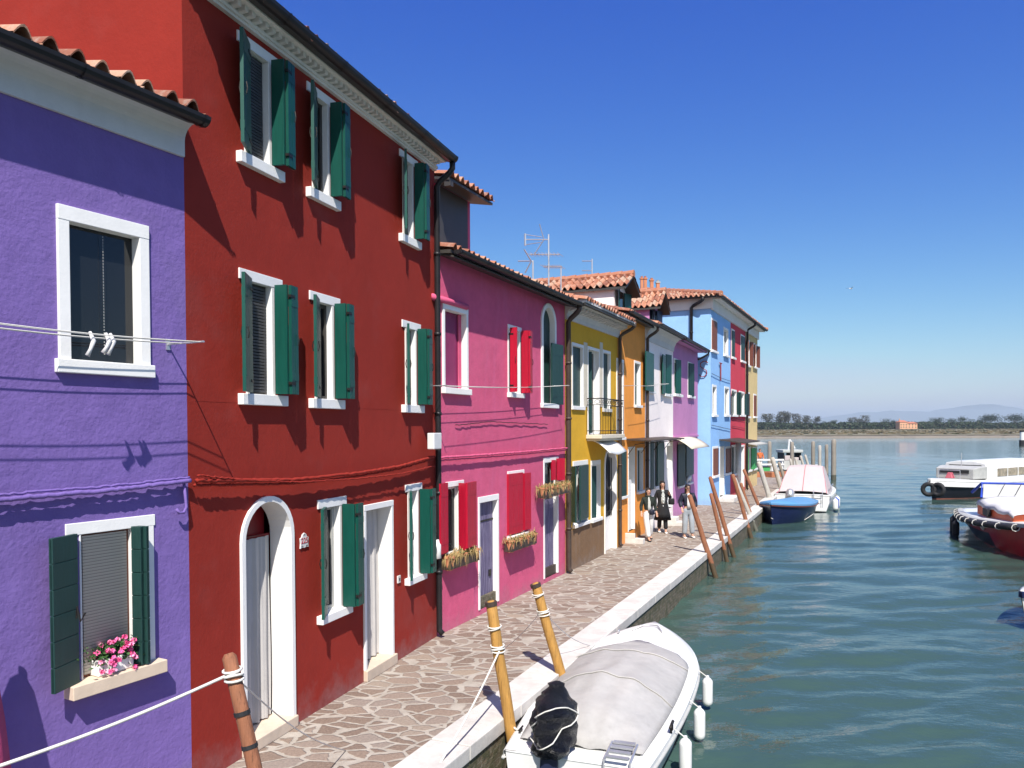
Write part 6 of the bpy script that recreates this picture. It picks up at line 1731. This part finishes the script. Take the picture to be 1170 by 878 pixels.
person('woman walking in white trousers, dark green jacket and scarf, leftmost of three', g1, math.atan2(-g1.x, g1.y) * .5 + .25, 1.60,
       dict(armL=((-.23, .05, 1.10), (-.25, -.05, .90)), armR=((.235, .07, 1.11), (.26, .0, .88)), legL=((-.08, -.10, .48), (-.05, -.17, .085), 0), legR=((.09, .03, .47), (.11, .17, .12), 0), wleg=.085, shirt='greycloth', hair=.10), ('whitecloth', 'greencloth', 'blackcloth'),
       [scarf('greencloth'), bagf((.06, -.16, .92), (.09, .05, .08), 'navycloth')])
g2 = G(757, 609)
person('woman in a long black coat walking between two others', g2, -.05, 1.68,
       dict(armL=((-.24, .04, 1.10), (-.22, -.05, .86)), armR=((.26, .02, 1.12), (.20, -.14, 1.26)), legL=((-.09, .02, .47), (-.10, .08, .10), 0), legR=((.08, -.07, .48), (.09, -.10, .085), 0), wleg=.08, shirt='greycloth', hair=.16), ('blackcloth', 'blackcloth', 'whitecloth'),
       [coat('blackcloth'), bagf((.27, -.08, 1.02), (.10, .06, .10), 'blackcloth')])
g3 = G(786, 615)
person('woman in grey jeans, sunglasses and dark puffy jacket, rightmost of three', g3, .08, 1.66,
       dict(armL=((-.235, .05, 1.12), (-.22, -.08, .93)), armR=((.24, .05, 1.12), (.235, -.05, .92)), legL=((-.10, -.02, .47), (-.11, .02, .085), 0), legR=((.11, -.04, .47), (.14, .02, .10), .02), wleg=.088, shirt='whitecloth', hair=.18, jb=.98, puff=1.35), ('denim', 'navycloth', 'whitecloth'),
       [glasses()])
c = D(868.5, 518, 60)
person('man in an orange top with dark hair, seen far off at the quay end', (c.x, 60, WATER + .62), 0, 1.75,
       dict(armL=((-.24, .04, 1.10), (-.22, -.08, .90)), armR=((.24, .04, 1.12), (.22, -.10, .94)), legL=((-.09, .0, .47), (-.10, .02, .085), 0), legR=((.09, .0, .48), (.10, .02, .085), 0), hair=.03), ('navycloth', 'orangecloth', 'blackcloth'), [])

# ================================================================== FAR SHORE
g = MB(); ys = 268.0
g.quad((-400, ys + 3, .25), (2600, ys + 3, .25), (2600, 3400, .9), (-400, 3400, .9))
tag(g.build('marsh_ground', 'marsh', fixn=False), kind='structure')
g = MB(); random.seed(5); n = 300; rows = [[], [], []]
for i in range(n + 1):
    x = -100 + 900 * i / n; j = random.uniform(-1.5, 1.5)
    rows[0].append((x, ys + j, WATER - .5)); rows[1].append((x, ys + 1 + j, -.1 + random.uniform(-.1, .2))); rows[2].append((x, ys + 6, .27))
g.loft(rows, closed=False, caps=False); tag(g.build('shore_bank', 'bank', fixn=False), kind='structure')
# marsh vegetation tufts: low scrub nobody could count
M['scrub'] = stucco('dry_marsh_scrub', (.16, .13, .08), .35, .05, 2)
M['scrubdark'] = stucco('dark_scrub', (.055, .06, .03), .35, .05, 2)
g = MB(); random.seed(9)
for i in range(1500):
    Y = random.uniform(300, 780); X = random.uniform(.30, .70) * Y; s = random.uniform(.5, 2.2); h_ = random.uniform(.15, .5)
    g.m = 0 if random.random() < .8 else 1
    for k in range(2):
        an = random.uniform(0, 3.14); dx, dy = math.cos(an) * s, math.sin(an) * s
        g.quad((X - dx, Y - dy, .2), (X + dx, Y + dy, .2), (X + dx * .7, Y + dy * .7, .3 + h_), (X - dx * .6, Y - dy * .6, .3 + h_ * .8))
tag(g.build('marsh_scrub', ['scrub', 'scrubdark'], fixn=False), 'dry brown scrub covering the flat marsh shore', 'scrub', kind='stuff')
def leafmat(name, c):
    m, nt, b = newmat(name); a = N(nt, 'ShaderNodeAttribute', attribute_name='rnd')
    nt.links.new(ramp(nt, a.outputs['Fac'], [(0, mul(c, .6)), (.5, c), (1, mul(c, 1.6))]), b.inputs['Base Color']); b.inputs['Roughness'].default_value = .8
    return m
M['evergreen'] = leafmat('evergreen_leaves', (.018, .034, .013)); M['bare'] = leafmat('sparse_grey_green_twigs', (.050, .050, .032)); M['pine'] = leafmat('pine_needles', (.012, .026, .012)); M['bark'] = paint('grey_bark', (.10, .08, .06), .9, .2)
def tree(px, pt, pb, w_px, Y, kind, label, seed):
    random.seed(seed); b = D(px, pb, Y); top = D(px, pt - (2.0 if kind == 'evergreen' else 0), Y).z; z0 = .6; Hh = top - z0; W_ = w_px * Y / 880 * (1.5 if kind == 'evergreen' else 1.1)
    nm = {'pine': 'stone_pine', 'bare': 'sparse_tree', 'evergreen': 'evergreen_tree'}[kind]
    t = thing(nm, label, 'tree', (b.x, Y, z0), 0, 'trees along the far shore')
    g = MB(); th = Hh * (.62 if kind == 'pine' else .45)
    g.tube([(0, 0, -.5), (random.uniform(-.2, .2), 0, th * .5), (random.uniform(-.4, .4), 0, th)], [Hh * .035, Hh * .028, Hh * .018], 6)
    for k in range(7):
        an = random.uniform(0, 6.28); g.tube([(0, 0, th * random.uniform(.6, 1)), (math.cos(an) * W_ * .3, math.sin(an) * W_ * .3, Hh * random.uniform(.7, .92))], [Hh * .014, Hh * .005], 4)
    g.build('trunk', 'bark', t, local=True)
    g = MB(); clumps = []
    nc = {'pine': 16, 'bare': 14, 'evergreen': 12}[kind]
    for k in range(nc):
        an = random.uniform(0, 6.28); rr = W_ * .38 * math.sqrt(random.random())
        if kind == 'pine': z = Hh * (.50 + .40 * (1 - (rr / (W_ * .40)) ** 2) * random.uniform(.5, 1)); s = (W_ * .30, Hh * .16)
        elif kind == 'bare': z = Hh * random.uniform(.35, .92); s = (W_ * .20, Hh * .13); rr *= 1.1 - .5 * abs(z / Hh - .6)
        else: z = Hh * random.uniform(.15, .85); s = (W_ * .20, Hh * .16); rr *= 1.15 - .75 * (z / Hh)
        clumps.append((math.cos(an) * rr, math.sin(an) * rr, z, s))
    nl = {'pine': 110, 'bare': 80, 'evergreen': 130}[kind]
    for cx, cy, cz, (sr, sz) in clumps:
        for k in range(nl):
            p = Vector((cx + random.gauss(0, sr * .6), cy + random.gauss(0, sr * .6), min(Hh, cz + random.gauss(0, sz * .6)))); n_ = Vector((random.gauss(0, 1), random.gauss(0, 1), random.gauss(0, 1) + .3)).normalized()
            petal_or_leaf(g, p, Hh * .045 * random.uniform(.6, 1.4), n_, random.random())
    g.build('crown', {'pine': 'pine', 'bare': 'bare', 'evergreen': 'evergreen'}[kind], t, local=True, fixn=False)
    return t
K = 0
TREES = [(877, 473, 14, 'bare'), (892, 470, 12, 'bare'), (901, 471, 11, 'bare'), (912, 473, 13, 'bare'), (921, 475, 10, 'bare'), (931, 476, 10, 'bare'), (941, 483, 8, 'evergreen'), (952, 482, 8, 'evergreen'), (963, 484, 9, 'bare'), (975, 477, 11, 'bare'), (987, 475, 10, 'bare'), (1000, 484, 10, 'evergreen'), (1011, 480, 13, 'evergreen'), (1020, 482, 8, 'evergreen'),
         (1056, 482, 8, 'evergreen'), (1067, 479, 12, 'evergreen'), (1076, 479, 12, 'evergreen'), (1088, 480, 12, 'evergreen'), (1099, 477, 11, 'evergreen'), (1110, 481, 11, 'evergreen'), (1121, 480, 12, 'evergreen'), (1132, 473, 18, 'pine'), (1147, 484, 12, 'evergreen'), (1159, 473, 22, 'pine'), (1170, 482, 12, 'evergreen')]
LBL = {'bare': 'sparse grey-green tree on the far shore', 'evergreen': 'dark evergreen tree on the far shore', 'pine': 'umbrella shaped stone pine on the far shore'}
ORD = 'first second third fourth fifth sixth seventh eighth ninth tenth eleventh twelfth thirteenth fourteenth fifteenth'.split(); cnt = {}
for i, (px, pt, w_, kd) in enumerate(TREES):
    where = 'behind the quay end piles' if px < 960 else 'left of the orange farmhouse' if px < 1024 else 'right of the orange farmhouse'
    cnt[kd] = cnt.get(kd, 0) + 1
    lb = ORD[cnt[kd] - 1] + ' ' + LBL[kd].replace(' on the far shore', '') + ' from the left, far shore ' + where
    if kd == 'pine': lb = ('smaller' if px < 1140 else 'broader') + ' of two umbrella shaped stone pines on the far shore'
    tree(px, pt, 491, w_, 840 + 7 * (i % 4), kd, lb, 100 + i)
# hedge-like undergrowth mass
g = MB(); random.seed(21)
for i in range(11000):
    Y = random.uniform(812, 840); X = random.uniform(.30, .69) * Y
    h_ = 6.6 + 3.4 * noise.noise(Vector((X * .02, 0, 0))) + 1.2 * noise.noise(Vector((X * .11, 3, 0)))
    g.m = 0 if random.random() < .85 else 1; petal_or_leaf(g, Vector((X, Y, .4 + abs(h_) * random.random())), random.uniform(1.4, 2.8), Vector((random.gauss(0, .7), random.gauss(0, .7) - .9, random.gauss(0, .6))).normalized(), random.random())
tag(g.build('undergrowth', ['evergreen', 'bare'], fixn=False), 'low dark undergrowth running along the whole far shore', 'undergrowth', kind='stuff')
# farmhouse
fy = 806; c = D(1035.5, 489, fy); t = thing('farmhouse', 'orange farmhouse among trees on the far shore', 'farmhouse', (c.x, fy, .6)); t.scale = (.88, .88, .88)
M['farmwall'] = paint('orange_plaster', (.62, .34, .20), .9, .05); M['farmroof'] = paint('farm_roof_tiles', (.42, .15, .09), .9, .1)
def fh(x0, x1, h_, rh):
    g = MB(); g.box(x0, x1, -5, 5, 0, h_); w_ = g.build('wall', 'farmwall', t, local=True)
    g = MB(); g.add([(x0 - .5, -5.6, h_ - .1), (x1 + .5, -5.6, h_ - .1), (x1 - 2, 0, h_ + rh), (x0 + 2, 0, h_ + rh), (x0 - .5, 5.6, h_ - .1), (x1 + .5, 5.6, h_ - .1)], [(0, 1, 2, 3), (5, 4, 3, 2), (0, 3, 4), (1, 5, 2), (0, 4, 5, 1)]); g.build('roof', 'farmroof', t, local=True)
    n = max(2, int((x1 - x0) / 3)); 
    for r_ in range(2):
        for k in range(n):
            x = x0 + (x1 - x0) * (k + .5) / n; z = 1.2 + r_ * 3; 
            if z + 1.6 < h_: g = MB(); g.box(x - .55, x + .55, -5.06, -4.98, z, z + 1.6); g.build('window', 'dkgreen', w_, local=True)
fh(-10.2, -1, 8.2, 2.2); fh(-.9, 10.5, 6.6, 1.8)
g = MB(); g.box(-9, -8, -1, 0, 9, 12.2); g.build('chimney', 'farmwall', t, local=True)
# distant mountains
g = MB(); random.seed(2); rows = [[], []]; n = 120; Ym = 9000
for i in range(n + 1):
    x = -500 + 9500 * i / n; px = 585 + 880 * x / Ym
    def hump(c, w_, h_): return h_ * math.exp(-((px - c) / w_) ** 2)
    hh = 7 + hump(900, 30, 5) + hump(1035, 70, 11) + hump(1150, 60, 14) + hump(1200, 60, 8) + 1.6 * noise.noise(Vector((px * .05, 0, 0))) + .8 * noise.noise(Vector((px * .2, 5, 0)))
    rows[0].append((x, Ym, -5)); rows[1].append((x, Ym + 600, hh * Ym / 880 + EYE))
g.loft(rows, closed=False, caps=False)
M['mount'] = stucco('far_rock', (.10, .12, .15), .15, 3.0, .01); 
MOUNT = tag(g.build('hills', 'mount', fixn=False), kind='structure')
# gull
c = D(972, 330, 90); t = thing('seagull', 'small white seagull gliding in the clear sky', 'bird', c, .3)
g = MB(); g.loft([[(x, math.cos(q * .785) * r_, math.sin(q * .785) * r_) for q in range(8)] for x, r_ in ((-.22, .01), (-.12, .05), (.05, .07), (.17, .045), (.25, .01))])
for sg in (-1, 1): g.hexa([(-.05, sg * .05, .02), (.09, sg * .05, .02), (.05, sg * .35, .14), (-.04, sg * .35, .14), (-.05, sg * .05, .035), (.09, sg * .05, .035), (.05, sg * .35, .155), (-.04, sg * .35, .155)]); g.hexa([(-.04, sg * .35, .14), (.05, sg * .35, .14), (-.06, sg * .65, .08), (-.09, sg * .65, .08), (-.04, sg * .35, .155), (.05, sg * .35, .155), (-.06, sg * .65, .09), (-.09, sg * .65, .09)])
g.build('body', 'gel', t, local=True, smooth=True)

# ------------------------------------------------------------------ air
def haze(density):
    g = MB(); g.box(-800, 9900, -30, 9990, WATER - 1.2, 190)
    o = g.build('haze', 'gel'); o.data.materials.clear()
    m = bpy.data.materials.new('haze'); m.use_nodes = True; nt = m.node_tree; nt.nodes.clear()
    out = nt.nodes.new('ShaderNodeOutputMaterial'); v = nt.nodes.new('ShaderNodeVolumePrincipled')
    v.inputs['Color'].default_value = (.74, .89, 1.0, 1); v.inputs['Density'].default_value = density; v.inputs['Anisotropy'].default_value = .0
    nt.links.new(v.outputs[0], out.inputs['Volume']); o.data.materials.append(m)
    tag(o, 'thin pale blue air over the lagoon', 'haze', kind='stuff')
haze(1.0e-4)
